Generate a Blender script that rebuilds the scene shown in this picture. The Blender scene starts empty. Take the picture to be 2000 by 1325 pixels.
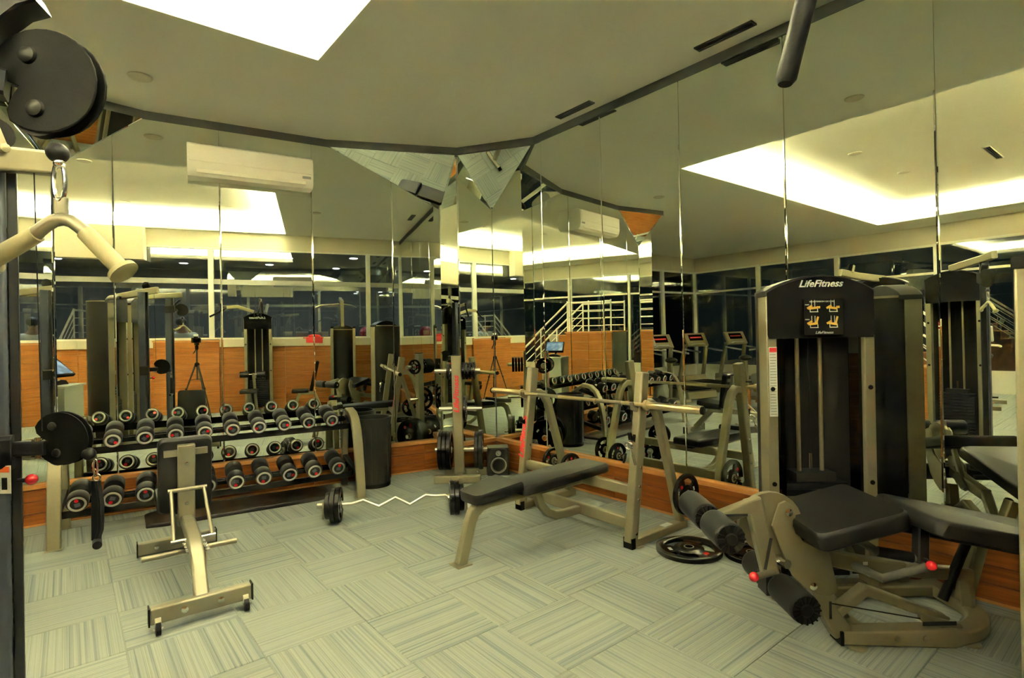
import bpy, bmesh, math, random
from mathutils import Vector, Matrix, Quaternion

# ------------------------------------------------------------------ camera, light, exposure
random.seed(7)
SC = bpy.context.scene
COL = SC.collection
PI = math.pi
def R(d): return math.radians(d)

CAM_H = 1.465
FWD = Vector((0.6304, 0.7763, 0.0)).normalized()
RGT = Vector((0.7763, -0.6304, 0.0)).normalized()
PITCH, ROLL = 0.002, -0.019
f_ = (FWD * math.cos(PITCH) + Vector((0, 0, math.sin(PITCH)))).normalized()
u_ = RGT.cross(f_)
r2 = RGT * math.cos(ROLL) + u_ * math.sin(ROLL)
u2 = -RGT * math.sin(ROLL) + u_ * math.cos(ROLL)
cam_d = bpy.data.cameras.new('camera')
cam_d.sensor_width = 36.0
cam_d.lens = 1072.0 / 2000.0 * 36.0
cam_d.clip_start = 0.02
cam = bpy.data.objects.new('camera', cam_d)
COL.objects.link(cam)
cam.matrix_world = Matrix(((r2.x, u2.x, -f_.x, 0), (r2.y, u2.y, -f_.y, 0), (r2.z, u2.z, -f_.z, CAM_H), (0, 0, 0, 1)))
SC.camera = cam

world = bpy.data.worlds.new('night')
SC.world = world
world.use_nodes = True
world.node_tree.nodes['Background'].inputs[0].default_value = (0.005, 0.007, 0.006, 1)
world.node_tree.nodes['Background'].inputs[1].default_value = 0.35

SC.view_settings.view_transform = 'Standard'
SC.view_settings.look = 'None'
SC.view_settings.gamma = 1.0
SC.view_settings.use_curve_mapping = False
SC.view_settings.exposure = 3.46
COVE = 62.0                                  # brightness of the cove lamps
COVE_COL = (1.0, 0.975, 0.745)
try:
    SC.cycles.max_bounces = 12
    SC.cycles.glossy_bounces = 9
    SC.cycles.diffuse_bounces = 5
    SC.cycles.transparent_max_bounces = 16
    SC.cycles.transmission_bounces = 6
    SC.cycles.caustics_reflective = True
    SC.cycles.sample_clamp_indirect = 6.0
    SC.cycles.use_denoising = True
except Exception:
    pass

# ------------------------------------------------------------------ materials
MATS = {}
def nodes_of(m):
    m.use_nodes = True
    return m.node_tree.nodes, m.node_tree.links
def mat(name, col, rough=0.5, metal=0.0, bump=0.0, bscale=80.0, var=0.0, vscale=6.0, spec=0.5, coat=0.0, emit=None, estr=0.0):
    m = bpy.data.materials.new(name)
    n, l = nodes_of(m)
    b = n['Principled BSDF']
    b.inputs['Base Color'].default_value = (*col, 1)
    b.inputs['Roughness'].default_value = rough
    b.inputs['Metallic'].default_value = metal
    b.inputs['Specular IOR Level'].default_value = spec
    b.inputs['Coat Weight'].default_value = coat
    if emit:
        b.inputs['Emission Color'].default_value = (*emit, 1)
        b.inputs['Emission Strength'].default_value = estr
    if var > 0 or bump > 0:
        tc = n.new('ShaderNodeTexCoord')
    if var > 0:
        nz = n.new('ShaderNodeTexNoise'); nz.inputs['Scale'].default_value = vscale; nz.inputs['Detail'].default_value = 4
        l.new(tc.outputs['Object'], nz.inputs['Vector'])
        mx = n.new('ShaderNodeMix'); mx.data_type = 'RGBA'
        mx.inputs[6].default_value = (*[c * (1 - var) for c in col], 1)
        mx.inputs[7].default_value = (*[min(1, c * (1 + var)) for c in col], 1)
        l.new(nz.outputs['Fac'], mx.inputs[0]); l.new(mx.outputs[2], b.inputs['Base Color'])
    if bump > 0:
        nb = n.new('ShaderNodeTexNoise'); nb.inputs['Scale'].default_value = bscale; nb.inputs['Detail'].default_value = 3
        l.new(tc.outputs['Object'], nb.inputs['Vector'])
        bp = n.new('ShaderNodeBump'); bp.inputs['Strength'].default_value = bump; bp.inputs['Distance'].default_value = 0.004
        l.new(nb.outputs['Fac'], bp.inputs['Height']); l.new(bp.outputs['Normal'], b.inputs['Normal'])
    MATS[name] = m
    return m

mat('silver', (0.265, 0.235, 0.145), 0.36, 0.42, var=0.05, vscale=30, spec=0.4)
mat('nickel', (0.27, 0.245, 0.175), 0.36, 0.6, spec=0.4)
mat('ring_steel', (0.78, 0.77, 0.70), 0.25, 0.65)
mat('chrome', (0.86, 0.84, 0.77), 0.16, 1.0)
mat('brass_steel', (0.50, 0.41, 0.24), 0.30, 0.85)
mat('black_rubber', (0.008, 0.008, 0.008), 0.48, 0, bump=0.12, bscale=160, spec=0.22)
mat('black_gloss', (0.007, 0.007, 0.007), 0.22, 0, spec=0.3)
mat('black_plastic', (0.008, 0.008, 0.007), 0.5, 0, bump=0.08, bscale=200, spec=0.07)
mat('black_paint', (0.010, 0.010, 0.011), 0.36, 0.0, spec=0.25)
mat('vinyl', (0.009, 0.0085, 0.008), 0.40, 0, bump=0.2, bscale=260, spec=0.24)
mat('shroud', (0.017, 0.016, 0.013), 0.38, 0.0, var=0.1, vscale=3, spec=0.25)
mat('slate_steel', (0.05, 0.056, 0.07), 0.45, 0.1, spec=0.25)
mat('grip_tan', (0.36, 0.32, 0.18), 0.6, 0, bump=0.2, bscale=120, spec=0.2)
mat('red', (0.55, 0.012, 0.02), 0.25, 0, coat=0.5)
mat('red_print', (0.62, 0.03, 0.035), 0.45)
mat('red_cloth', (0.55, 0.03, 0.03), 0.8)
mat('orange_print', (0.60, 0.10, 0.02), 0.45)
mat('yellow_print', (0.75, 0.42, 0.06), 0.5)
mat('white_print', (0.80, 0.80, 0.72), 0.5)
mat('white_paint', (0.74, 0.72, 0.60), 0.45)
mat('cream', (0.62, 0.56, 0.40), 0.5, var=0.03)
mat('ac_cream', (0.96, 0.91, 0.78), 0.42)
mat('grey_plastic', (0.36, 0.36, 0.32), 0.45)
mat('grip_grey', (0.12, 0.12, 0.095), 0.5, spec=0.2)
mat('cabinet', (0.52, 0.53, 0.43), 0.45)
mat('ceiling_paint', (0.85, 0.83, 0.715), 0.75, var=0.03, vscale=1.2)
mat('raised_paint', (0.82, 0.79, 0.64), 0.75)
mat('trim_dark', (0.10, 0.105, 0.10), 0.4, 0.1)
mat('plaster', (0.50, 0.47, 0.36), 0.7, var=0.04)
mat('dark_wall', (0.13, 0.13, 0.12), 0.7)
mat('vent_dark', (0.02, 0.02, 0.02), 0.6)
mat('lens_grey', (0.22, 0.215, 0.16), 0.5)
mat('skin', (0.45, 0.26, 0.17), 0.55)
mat('hair', (0.012, 0.010, 0.009), 0.5)
mat('shirt', (0.80, 0.79, 0.74), 0.8)
mat('trousers', (0.03, 0.032, 0.045), 0.8)
mat('ball_blue', (0.03, 0.10, 0.30), 0.4)
mat('ball_red', (0.45, 0.03, 0.06), 0.4)
mat('cone', (0.05, 0.045, 0.04), 0.6)
mat('lamp', (1, 1, 1), 0.5, emit=COVE_COL, estr=COVE)
mat('blue_lamp', (1, 1, 1), 0.5, emit=(0.88, 0.93, 1.0), estr=30.0)
mat('mat_black', (0.011, 0.010, 0.008), 0.34, 0, bump=0.1, bscale=60, spec=0.3)
mat('carbon', (0.02, 0.018, 0.017), 0.4, 0.2)

def wood(name, c1, c2, c3):
    m = bpy.data.materials.new(name); n, l = nodes_of(m); b = n['Principled BSDF']
    b.inputs['Roughness'].default_value = 0.45; b.inputs['Specular IOR Level'].default_value = 0.22
    tc = n.new('ShaderNodeTexCoord'); oi = n.new('ShaderNodeObjectInfo')
    mp = n.new('ShaderNodeMapping'); mp.inputs['Scale'].default_value = (1.2, 1.2, 26)
    ad = n.new('ShaderNodeVectorMath'); ad.operation = 'ADD'
    sc = n.new('ShaderNodeVectorMath'); sc.operation = 'SCALE'; sc.inputs['Scale'].default_value = 13.0
    cb = n.new('ShaderNodeCombineXYZ')
    for i in range(3): l.new(oi.outputs['Random'], cb.inputs[i])
    l.new(cb.outputs[0], sc.inputs[0]); l.new(tc.outputs['Object'], mp.inputs[0])
    l.new(mp.outputs[0], ad.inputs[0]); l.new(sc.outputs[0], ad.inputs[1])
    nz = n.new('ShaderNodeTexNoise'); nz.inputs['Scale'].default_value = 2.2; nz.inputs['Detail'].default_value = 6; nz.inputs['Distortion'].default_value = 0.6
    l.new(ad.outputs[0], nz.inputs['Vector'])
    rp = n.new('ShaderNodeValToRGB')
    rp.color_ramp.elements[0].position = 0.30; rp.color_ramp.elements[0].color = (*c1, 1)
    rp.color_ramp.elements[1].position = 0.72; rp.color_ramp.elements[1].color = (*c2, 1)
    l.new(nz.outputs['Fac'], rp.inputs[0])
    mx = n.new('ShaderNodeMix'); mx.data_type = 'RGBA'; mx.blend_type = 'MIX'
    mx.inputs[7].default_value = (*c3, 1)
    ml = n.new('ShaderNodeMath'); ml.operation = 'MULTIPLY'; ml.inputs[1].default_value = 0.55
    l.new(oi.outputs['Random'], ml.inputs[0]); l.new(ml.outputs[0], mx.inputs[0])
    l.new(rp.outputs[0], mx.inputs[6]); l.new(mx.outputs[2], b.inputs['Base Color'])
    MATS[name] = m
wood('wood', (0.125, 0.034, 0.004), (0.27, 0.085, 0.012), (0.18, 0.05, 0.007))
wood('wood_cap', (0.36, 0.15, 0.04), (0.55, 0.25, 0.075), (0.45, 0.19, 0.05))
wood('wood_wain', (0.24, 0.08, 0.014), (0.43, 0.165, 0.032), (0.33, 0.115, 0.02))

def carpet():
    m = bpy.data.materials.new('carpet'); n, l = nodes_of(m); b = n['Principled BSDF']
    b.inputs['Roughness'].default_value = 0.95; b.inputs['Specular IOR Level'].default_value = 0.15
    tc = n.new('ShaderNodeTexCoord'); oi = n.new('ShaderNodeObjectInfo')
    w = n.new('ShaderNodeMath'); w.operation = 'MULTIPLY'; w.inputs[1].default_value = 53.0
    l.new(oi.outputs['Random'], w.inputs[0])
    def stripes(sx, sy, detail):
        mp = n.new('ShaderNodeMapping'); mp.inputs['Scale'].default_value = (sx, sy, 1)
        l.new(tc.outputs['Object'], mp.inputs[0])
        nz = n.new('ShaderNodeTexNoise'); nz.noise_dimensions = '4D'; nz.inputs['Scale'].default_value = 1.0
        nz.inputs['Detail'].default_value = detail; nz.inputs['Roughness'].default_value = 0.6
        l.new(mp.outputs[0], nz.inputs['Vector']); l.new(w.outputs[0], nz.inputs['W'])
        return nz
    a = stripes(0.35, 62, 3.0)
    c = stripes(0.5, 230, 1.0)
    rp = n.new('ShaderNodeValToRGB'); cr = rp.color_ramp; cr.interpolation = 'LINEAR'
    cr.elements[0].position = 0.26; cr.elements[0].color = (0.170, 0.196, 0.198, 1)
    cr.elements[1].position = 0.82; cr.elements[1].color = (0.372, 0.385, 0.318, 1)
    for p, col in ((0.40, (0.225, 0.255, 0.248, 1)), (0.47, (0.287, 0.312, 0.280, 1)), (0.60, (0.312, 0.333, 0.290, 1))):
        e = cr.elements.new(p); e.color = col
    l.new(a.outputs['Fac'], rp.inputs[0])
    rp2 = n.new('ShaderNodeValToRGB')
    rp2.color_ramp.elements[0].position = 0.36; rp2.color_ramp.elements[0].color = (0.70, 0.72, 0.73, 1)
    rp2.color_ramp.elements[1].position = 0.52; rp2.color_ramp.elements[1].color = (1, 1, 1, 1)
    l.new(c.outputs['Fac'], rp2.inputs[0])
    mx = n.new('ShaderNodeMix'); mx.data_type = 'RGBA'; mx.blend_type = 'MULTIPLY'; mx.inputs[0].default_value = 0.85
    l.new(rp.outputs[0], mx.inputs[6]); l.new(rp2.outputs[0], mx.inputs[7])
    l.new(mx.outputs[2], b.inputs['Base Color'])
    fz = n.new('ShaderNodeTexNoise'); fz.inputs['Scale'].default_value = 420
    l.new(tc.outputs['Object'], fz.inputs['Vector'])
    bp = n.new('ShaderNodeBump'); bp.inputs['Strength'].default_value = 0.35; bp.inputs['Distance'].default_value = 0.003
    l.new(fz.outputs['Fac'], bp.inputs['Height']); l.new(bp.outputs['Normal'], b.inputs['Normal'])
    MATS['carpet'] = m
carpet()

def mirror():
    m = bpy.data.materials.new('mirror'); n, l = nodes_of(m); b = n['Principled BSDF']
    b.inputs['Base Color'].default_value = (0.83, 0.875, 0.79, 1)
    b.inputs['Metallic'].default_value = 1.0; b.inputs['Roughness'].default_value = 0.0
    MATS['mirror'] = m
mirror()
def glass(name, tint, refl):
    m = bpy.data.materials.new(name); n, l = nodes_of(m)
    out = n['Material Output']; n.remove(n['Principled BSDF'])
    tr = n.new('ShaderNodeBsdfTransparent'); tr.inputs[0].default_value = (*tint, 1)
    gl = n.new('ShaderNodeBsdfGlossy'); gl.inputs['Roughness'].default_value = 0.0
    fr = n.new('ShaderNodeFresnel'); fr.inputs[0].default_value = 1.5
    ma = n.new('ShaderNodeMath'); ma.operation = 'ADD'; ma.inputs[1].default_value = refl; ma.use_clamp = True
    l.new(fr.outputs[0], ma.inputs[0])
    mx = n.new('ShaderNodeMixShader'); l.new(ma.outputs[0], mx.inputs[0]); l.new(tr.outputs[0], mx.inputs[1]); l.new(gl.outputs[0], mx.inputs[2])
    l.new(mx.outputs[0], out.inputs[0]); MATS[name] = m
glass('glass', (0.72, 0.76, 0.74), 0.16)
glass('glass_dark', (0.55, 0.60, 0.60), 0.10)
glass('smoke_shield', (0.16, 0.16, 0.15), 0.06)
def screen():
    m = bpy.data.materials.new('screen'); n, l = nodes_of(m); b = n['Principled BSDF']
    b.inputs['Base Color'].default_value = (0.02, 0.03, 0.05, 1); b.inputs['Roughness'].default_value = 0.15
    tc = n.new('ShaderNodeTexCoord'); nz = n.new('ShaderNodeTexNoise'); nz.inputs['Scale'].default_value = 9
    l.new(tc.outputs['Object'], nz.inputs['Vector'])
    rp = n.new('ShaderNodeValToRGB'); rp.color_ramp.elements[0].position = .42; rp.color_ramp.elements[0].color = (0.06, 0.16, 0.30, 1)
    rp.color_ramp.elements[1].position = .62; rp.color_ramp.elements[1].color = (0.45, 0.66, 0.85, 1)
    l.new(nz.outputs['Fac'], rp.inputs[0]); l.new(rp.outputs[0], b.inputs['Emission Color']); b.inputs['Emission Strength'].default_value = 0.075
    MATS['screen'] = m
screen()

# ------------------------------------------------------------------ mesh helpers
def V(*a): return Vector(a)
class MB:
    def __init__(s, off=(0, 0, 0)):
        s.v = []; s.f = []; s.off = Vector(off); s.M = None
    def add(s, vs, fs):
        k = len(s.v)
        for p in vs:
            p = Vector(p)
            if s.M is not None: p = s.M @ p
            s.v.append(p - s.off)
        for f in fs: s.f.append([i + k for i in f])
        return s
    def box(s, x0, x1, y0, y1, z0, z1):
        return s.add([(x0,y0,z0),(x1,y0,z0),(x1,y1,z0),(x0,y1,z0),(x0,y0,z1),(x1,y0,z1),(x1,y1,z1),(x0,y1,z1)],
                     [(0,3,2,1),(4,5,6,7),(0,1,5,4),(1,2,6,5),(2,3,7,6),(3,0,4,7)])
    def obox(s, c, size, q=None):
        hx, hy, hz = [k / 2 for k in size]; c = Vector(c)
        vs = [Vector((x, y, z)) for z in (-hz, hz) for (x, y) in ((-hx,-hy),(hx,-hy),(hx,hy),(-hx,hy))]
        if q is not None: vs = [q @ p for p in vs]
        return s.add([c + p for p in vs], [(0,3,2,1),(4,5,6,7),(0,1,5,4),(1,2,6,5),(2,3,7,6),(3,0,4,7)])
    def rings(s, rings, cap=True):
        n = len(rings[0]); vs = [p for r in rings for p in r]; fs = []
        for i in range(len(rings) - 1):
            for j in range(n):
                a = i * n + j; b = i * n + (j + 1) % n
                fs.append((a, b, b + n, a + n))
        if cap:
            fs.append(tuple(reversed(range(n)))); fs.append(tuple(range((len(rings) - 1) * n, len(rings) * n)))
        return s.add(vs, fs)
    def _frames(s, pts, up):
        pts = [Vector(p) for p in pts]; out = []
        for i, p in enumerate(pts):
            t = Vector((0, 0, 0))
            if i > 0: t += (p - pts[i-1]).normalized()
            if i < len(pts) - 1: t += (pts[i+1] - p).normalized()
            t.normalize()
            u = Vector(up); sd = t.cross(u)
            if sd.length < 1e-3: sd = t.cross(Vector((0, 1, 0.01)))
            sd.normalize(); uv = sd.cross(t).normalized()
            k = 1.0
            if 0 < i < len(pts) - 1:
                c = (pts[i] - pts[i-1]).normalized().dot((pts[i+1] - pts[i]).normalized())
                k = 1.0 / max(0.6, math.sqrt((1 + c) / 2))
            out.append((p, sd, uv, k, t))
        return out
    def rtube(s, pts, w, h, up=(0, 0, 1)):
        """rectangular tube, w across, h along up; slightly chamfered section"""
        rr = []
        c = min(w, h) * 0.12
        sec = [(-w/2+c,-h/2),(w/2-c,-h/2),(w/2,-h/2+c),(w/2,h/2-c),(w/2-c,h/2),(-w/2+c,h/2),(-w/2,h/2-c),(-w/2,-h/2+c)]
        for p, sd, uv, k, t in s._frames(pts, up):
            rr.append([p + sd * x + uv * y * (k if abs(k) < 1.5 else 1.5) for x, y in sec])
        return s.rings(rr)
    def tube(s, pts, r, seg=12, up=(0, 0, 1)):
        rs = r if isinstance(r, (list, tuple)) else [r] * len(pts)
        rr = []
        for (p, sd, uv, k, t), q in zip(s._frames(pts, up), rs):
            rr.append([p + (sd * math.cos(2*PI*j/seg) + uv * math.sin(2*PI*j/seg)) * q for j in range(seg)])
        return s.rings(rr)
    def cyl(s, p0, p1, r, seg=20, r1=None):
        return s.tube([p0, p1], [r, r if r1 is None else r1], seg)
    def lathe(s, p0, axis, prof, seg=28, cap=True):
        """prof: (distance along axis, radius)"""
        ax = Vector(axis).normalized(); p0 = Vector(p0)
        a = ax.cross(Vector((0, 0, 1)))
        if a.length < 1e-3: a = Vector((1, 0, 0))
        a.normalize(); b = ax.cross(a)
        return s.rings([[p0 + ax * d + (a * math.cos(2*PI*j/seg) + b * math.sin(2*PI*j/seg)) * max(r, 1e-4) for j in range(seg)] for d, r in prof], cap)
    def prism(s, poly, frame, d0, d1):
        """poly: 2D points; frame(u,v,d)->3D"""
        n = len(poly)
        return s.add([frame(u, v, d0) for u, v in poly] + [frame(u, v, d1) for u, v in poly],
                     [tuple(range(n)), tuple(range(2*n-1, n-1, -1))] + [(i, i+n, (i+1) % n + n, (i+1) % n) for i in range(n)])
    def ball(s, c, r, seg=16, rg=10, sc=(1, 1, 1)):
        c = Vector(c)
        rr = []
        for i in range(rg + 1):
            t = PI * i / rg
            rr.append([c + Vector((math.sin(t)*math.cos(2*PI*j/seg)*r*sc[0], math.sin(t)*math.sin(2*PI*j/seg)*r*sc[1], math.cos(t)*r*sc[2])) if 0 < i < rg else c + Vector((1e-5*math.cos(2*PI*j/seg), 1e-5*math.sin(2*PI*j/seg), math.cos(t)*r*sc[2])) for j in range(seg)])
        return s.rings(rr, True)
    def torus(s, c, axis, R_, r, seg=32, sg=8):
        ax = Vector(axis).normalized(); a = ax.cross(Vector((0, 0, 1)))
        if a.length < 1e-3: a = Vector((1, 0, 0))
        a.normalize(); b = ax.cross(a); c = Vector(c); vs = []; fs = []
        for i in range(seg):
            d = a * math.cos(2*PI*i/seg) + b * math.sin(2*PI*i/seg)
            for j in range(sg):
                t = 2*PI*j/sg; vs.append(c + d * (R_ + r*math.cos(t)) + ax * r * math.sin(t))
        for i in range(seg):
            for j in range(sg):
                fs.append((i*sg+j, ((i+1) % seg)*sg+j, ((i+1) % seg)*sg+(j+1) % sg, i*sg+(j+1) % sg))
        return s.add(vs, fs)
    def build(s, name, m, parent=None, bevel=0.0, smooth=True, seg=2):
        me = bpy.data.meshes.new(name)
        me.from_pydata([tuple(p) for p in s.v], [], s.f)
        bm = bmesh.new(); bm.from_mesh(me); bmesh.ops.recalc_face_normals(bm, faces=bm.faces); bm.to_mesh(me); bm.free()
        me.materials.append(MATS[m])
        if smooth:
            me.polygons.foreach_set('use_smooth', [True] * len(me.polygons))
            me.set_sharp_from_angle(angle=R(38))
        o = bpy.data.objects.new(name, me); COL.objects.link(o)
        if parent is not None: o.parent = parent
        if bevel > 0:
            md = o.modifiers.new('edge', 'BEVEL'); md.width = bevel; md.segments = seg; md.limit_method = 'ANGLE'; md.angle_limit = R(40)
        return o
def arc(c, r, a0, a1, n, frame):
    """arc points in a 2D frame: frame(u,v)->3D"""
    return [frame(c[0] + r*math.cos(R(a0 + (a1-a0)*i/n)), c[1] + r*math.sin(R(a0 + (a1-a0)*i/n))) for i in range(n + 1)]
def tag(o, label, cat, group=None, kind=None):
    o['label'] = label; o['category'] = cat
    if group: o['group'] = group
    if kind: o['kind'] = kind
    return o
def struct(o, label=None):
    o['kind'] = 'structure'
    if label: o['label'] = label
    return o
def thing(name, label, cat, loc=(0, 0, 0), rz=0.0, group=None):
    o = bpy.data.objects.new(name, None); COL.objects.link(o)
    o.empty_display_size = 0.1
    o.location = loc; o.rotation_euler = (0, 0, rz)
    return tag(o, label, cat, group)
def copy_tree(o, parent=None):
    c = o.copy(); COL.objects.link(c); c.parent = parent
    for ch in list(o.children): copy_tree(ch, c)
    return c
def child(o, mesh_obj, loc=(0, 0, 0), rot=(0, 0, 0)):
    """another piece sharing mesh data"""
    c = mesh_obj.copy(); COL.objects.link(c); c.parent = o; c.location = loc; c.rotation_euler = rot
    return c
def text(body, size, m, parent, loc, rot, shear=0.0, name='lettering', extrude=0.0008, sx=1.0, bold=0.0):
    cu = bpy.data.curves.new(name, 'FONT'); cu.body = body; cu.size = size; cu.shear = shear; cu.extrude = extrude
    cu.align_x = 'CENTER'; cu.align_y = 'CENTER'; cu.materials.append(MATS[m]); cu.resolution_u = 3
    cu.offset = bold
    tmp = bpy.data.objects.new(name, cu); COL.objects.link(tmp)
    me = bpy.data.meshes.new_from_object(tmp.evaluated_get(bpy.context.evaluated_depsgraph_get()))
    me.name = name
    bpy.data.objects.remove(tmp); bpy.data.curves.remove(cu)
    o = bpy.data.objects.new(name, me); COL.objects.link(o); o.parent = parent
    o.location = loc; o.rotation_euler = rot; o.scale = (sx, 1, 1)
    return o
def c2w(X, Y, z=0.0):
    """the machines by the side wall stand square to this pair of axes"""
    return V(0.7763*X + 0.6304*Y, -0.6304*X + 0.7763*Y, z)
SLANT = R(-39.08)

# ------------------------------------------------------------------ the room
WALL_X = 3.876                     # side mirror wall
CEIL = 3.60
BACK_ANG = R(-9.48)
BN = V(math.sin(-BACK_ANG), math.cos(BACK_ANG), 0)      # away from the room
BU = V(math.cos(BACK_ANG), math.sin(BACK_ANG), 0)
BACK_D = 5.959
LEFT_X, REAR_Y, DEEP_Y = -6.9, -0.56, 9.3
HX0, HX1, HY0, HY1 = -5.65, 1.50, -0.44, 4.10          # lit recess in the ceiling
RAISE = 3.90

floor = MB().box(LEFT_X - .1, WALL_X + .1, REAR_Y - .1, DEEP_Y + .1, -0.12, -0.004).build('floor', 'carpet')
struct(floor, 'grey striped carpet laid in square tiles with alternating direction')
tile_me = None
ch = .004
t = MB(); s_ = .2485
t.rings([[V(x, y, z) for x, y in ((-q, -q), (q, -q), (q, q), (-q, q))] for q, z in ((s_, -.008), (s_, -.0025), (s_ - .0025, 0))])
tile0 = t.build('carpet_tile', 'carpet', floor, smooth=False)
first = True
cells = []
for i in range(-12, 9):
    for j in range(-2, 13):
        cx = .205 + .5 * i + .25; cy = .248 + .5 * j + .25
        if cx - .25 > WALL_X or cy + .25 < REAR_Y or cx < -3.6: continue
        lim = 6.35 if cx < -.07 else (BACK_D - .1647 * cx) / .9863 + .2
        if cy > lim: continue
        cells.append((math.hypot(cx, cy), cx, cy, (i + j) % 2))
cells.sort()
for k, (d, cx, cy, odd) in enumerate(cells[:295]):
    if k == 0: o = tile0
    else:
        o = tile0.copy(); COL.objects.link(o); o.parent = floor
    o.location = (cx, cy, 0)
    o.rotation_euler = (0, 0, (R(90) if odd else 0) + (PI if random.random() < .5 else 0))

# ceiling with the recess
c = MB()
c.box(LEFT_X - .1, HX0, REAR_Y - .05, DEEP_Y, CEIL, CEIL + .04)
c.box(HX1, WALL_X + .1, REAR_Y - .05, DEEP_Y, CEIL, CEIL + .04)
c.box(HX0, HX1, HY1, DEEP_Y, CEIL, CEIL + .04)
c.box(HX0, HX1, REAR_Y - .05, HY0, CEIL, CEIL + .04)
ceil = struct(c.build('ceiling', 'ceiling_paint', smooth=False), 'painted ceiling with a large rectangular lit recess')
G = .28
c = MB()
c.box(HX0 - G, HX1 + G, HY0 - G, HY1 + G, RAISE, RAISE + .04)
c.box(HX0 - G - .03, HX0 - G, HY0 - G, HY1 + G, CEIL + .04, RAISE)
c.box(HX1 + G, HX1 + G + .03, HY0 - G, HY1 + G, CEIL + .04, RAISE)
c.box(HX0 - G, HX1 + G, HY1 + G, HY1 + G + .03, CEIL + .04, RAISE)
c.box(HX0 - G, HX1 + G, HY0 - G - .03, HY0 - G, CEIL + .04, RAISE)
c.build('raised_panel', 'raised_paint', ceil, smooth=False)
e = .02; k_ = .055
for x0, x1, y0, y1 in ((HX0 - k_ - e, HX0 - k_, HY0 - k_ - e, HY1 + k_ + e), (HX1 + k_, HX1 + k_ + e, HY0 - k_ - e, HY1 + k_ + e), (HX0 - k_, HX1 + k_, HY0 - k_ - e, HY0 - k_), (HX0 - k_, HX1 + k_, HY1 + k_, HY1 + k_ + e)):
    MB().box(x0, x1, y0, y1, CEIL + .04, CEIL + .112).build('added_lip', 'raised_paint', ceil, smooth=False)  # unseen lip, added and sized to keep direct tube light off the panel
# cove lamps lying in the trough round the recess
lamp_me = None
def cove(x, y, ang):
    global lamp_me
    if lamp_me is None:
        r = thing('cove_lamp', 'white fluorescent tube hidden in the trough round the ceiling recess', 'lamp', group='fluorescent tubes in the ceiling cove')
        MB().tube([(-.56, 0, .036), (.56, 0, .036)], .019, 8).build('tube', 'lamp', r)
        b = MB(); b.box(-.6, .6, -.025, .025, 0, .015); b.box(-.6, -.56, -.02, .02, .015, .056); b.box(.56, .6, -.02, .02, .015, .056)
        b.build('batten', 'white_paint', r, smooth=False)
        lamp_me = r; o = r
    else: o = copy_tree(lamp_me)
    o.location = (x, y, CEIL + .0405); o.rotation_euler = (0, 0, ang)
q = .165
nx = 6; ny = 3
for k in range(nx):
    x = HX0 + (HX1 - HX0) * (k + .5) / nx
    cove(x, HY1 + q, 0); cove(x, HY0 - q, 0)
for k in range(ny + 1):
    y = HY0 + (HY1 - HY0) * (k + .5) / (ny + 1)
    cove(HX1 + q, y, R(90)); cove(HX0 - q, y, R(90))

def wall_root(name, loc, rz, label, x0, x1, z1=CEIL, m='plaster', thick=.1, back=.03):
    o = MB().box(x0, x1, back, back + thick, 0, z1).build(name, m, smooth=False)
    o.location = loc; o.rotation_euler = (0, 0, rz)
    return struct(o, label)
MZ0, MZ1 = .345, 3.53
def mirror_panel(w, x0, x1, tilt=0.0, yaw=0.0, z0=MZ0, z1=MZ1):
    g = .0012; h = z1 - z0; hw = (x1 - x0) / 2 - g; i = .007
    b = MB()
    b.rings([[V(x, y, z) for x, z in ((-hw + k, k), (hw - k, k), (hw - k, h - k), (-hw + k, h - k))] for k, y in ((0, .012), (0, .0035), (i, 0))])
    o = b.build('mirror_panel', 'mirror', w, smooth=False)
    o.location = ((x0 + x1) / 2, .0, z0); o.rotation_euler = (tilt, 0, yaw)
    return o
def skirt(w, segs, front=-.028):
    for x0, x1 in zip(segs[:-1], segs[1:]):
        for r in range(3):
            MB().box(x0 + .0015, x1 - .0015, front + random.uniform(0, .002), .03, .004 + r * .1, .0995 + r * .1).build('plank', 'wood', w, bevel=.002, smooth=False)
    MB().box(segs[0], segs[-1], front - .014, .03, .304, .342).build('cap_rail', 'wood_cap', w, bevel=.004, smooth=False)
    MB().box(segs[0], segs[-1], front - .012, front, 0, .014).build('shoe_strip', 'wood_cap', w, smooth=False)
def trim(name, pts, label):
    b = MB()
    for p, q_ in zip(pts[:-1], pts[1:]):
        p = V(*p, 0); q_ = V(*q_, 0); d = (q_ - p).normalized(); n = V(d.y, -d.x, 0)
        if n.dot(V(.8, 1.6, 0) - p) < 0: n = -n
        b.add([p + V(0, 0, MZ1 - .004), q_ + V(0, 0, MZ1 - .004), q_ + n * .035 + V(0, 0, MZ1 - .004), p + n * .035 + V(0, 0, MZ1 - .004),
               p + V(0, 0, CEIL), q_ + V(0, 0, CEIL), q_ + n * .035 + V(0, 0, CEIL), p + n * .035 + V(0, 0, CEIL)],
              [(0,3,2,1),(4,5,6,7),(0,1,5,4),(1,2,6,5),(2,3,7,6),(3,0,4,7)])
    return struct(b.build(name, 'trim_dark', smooth=False), label)
def bp(s, off=0.0):
    return BU * s + BN * (BACK_D + off)

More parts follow.
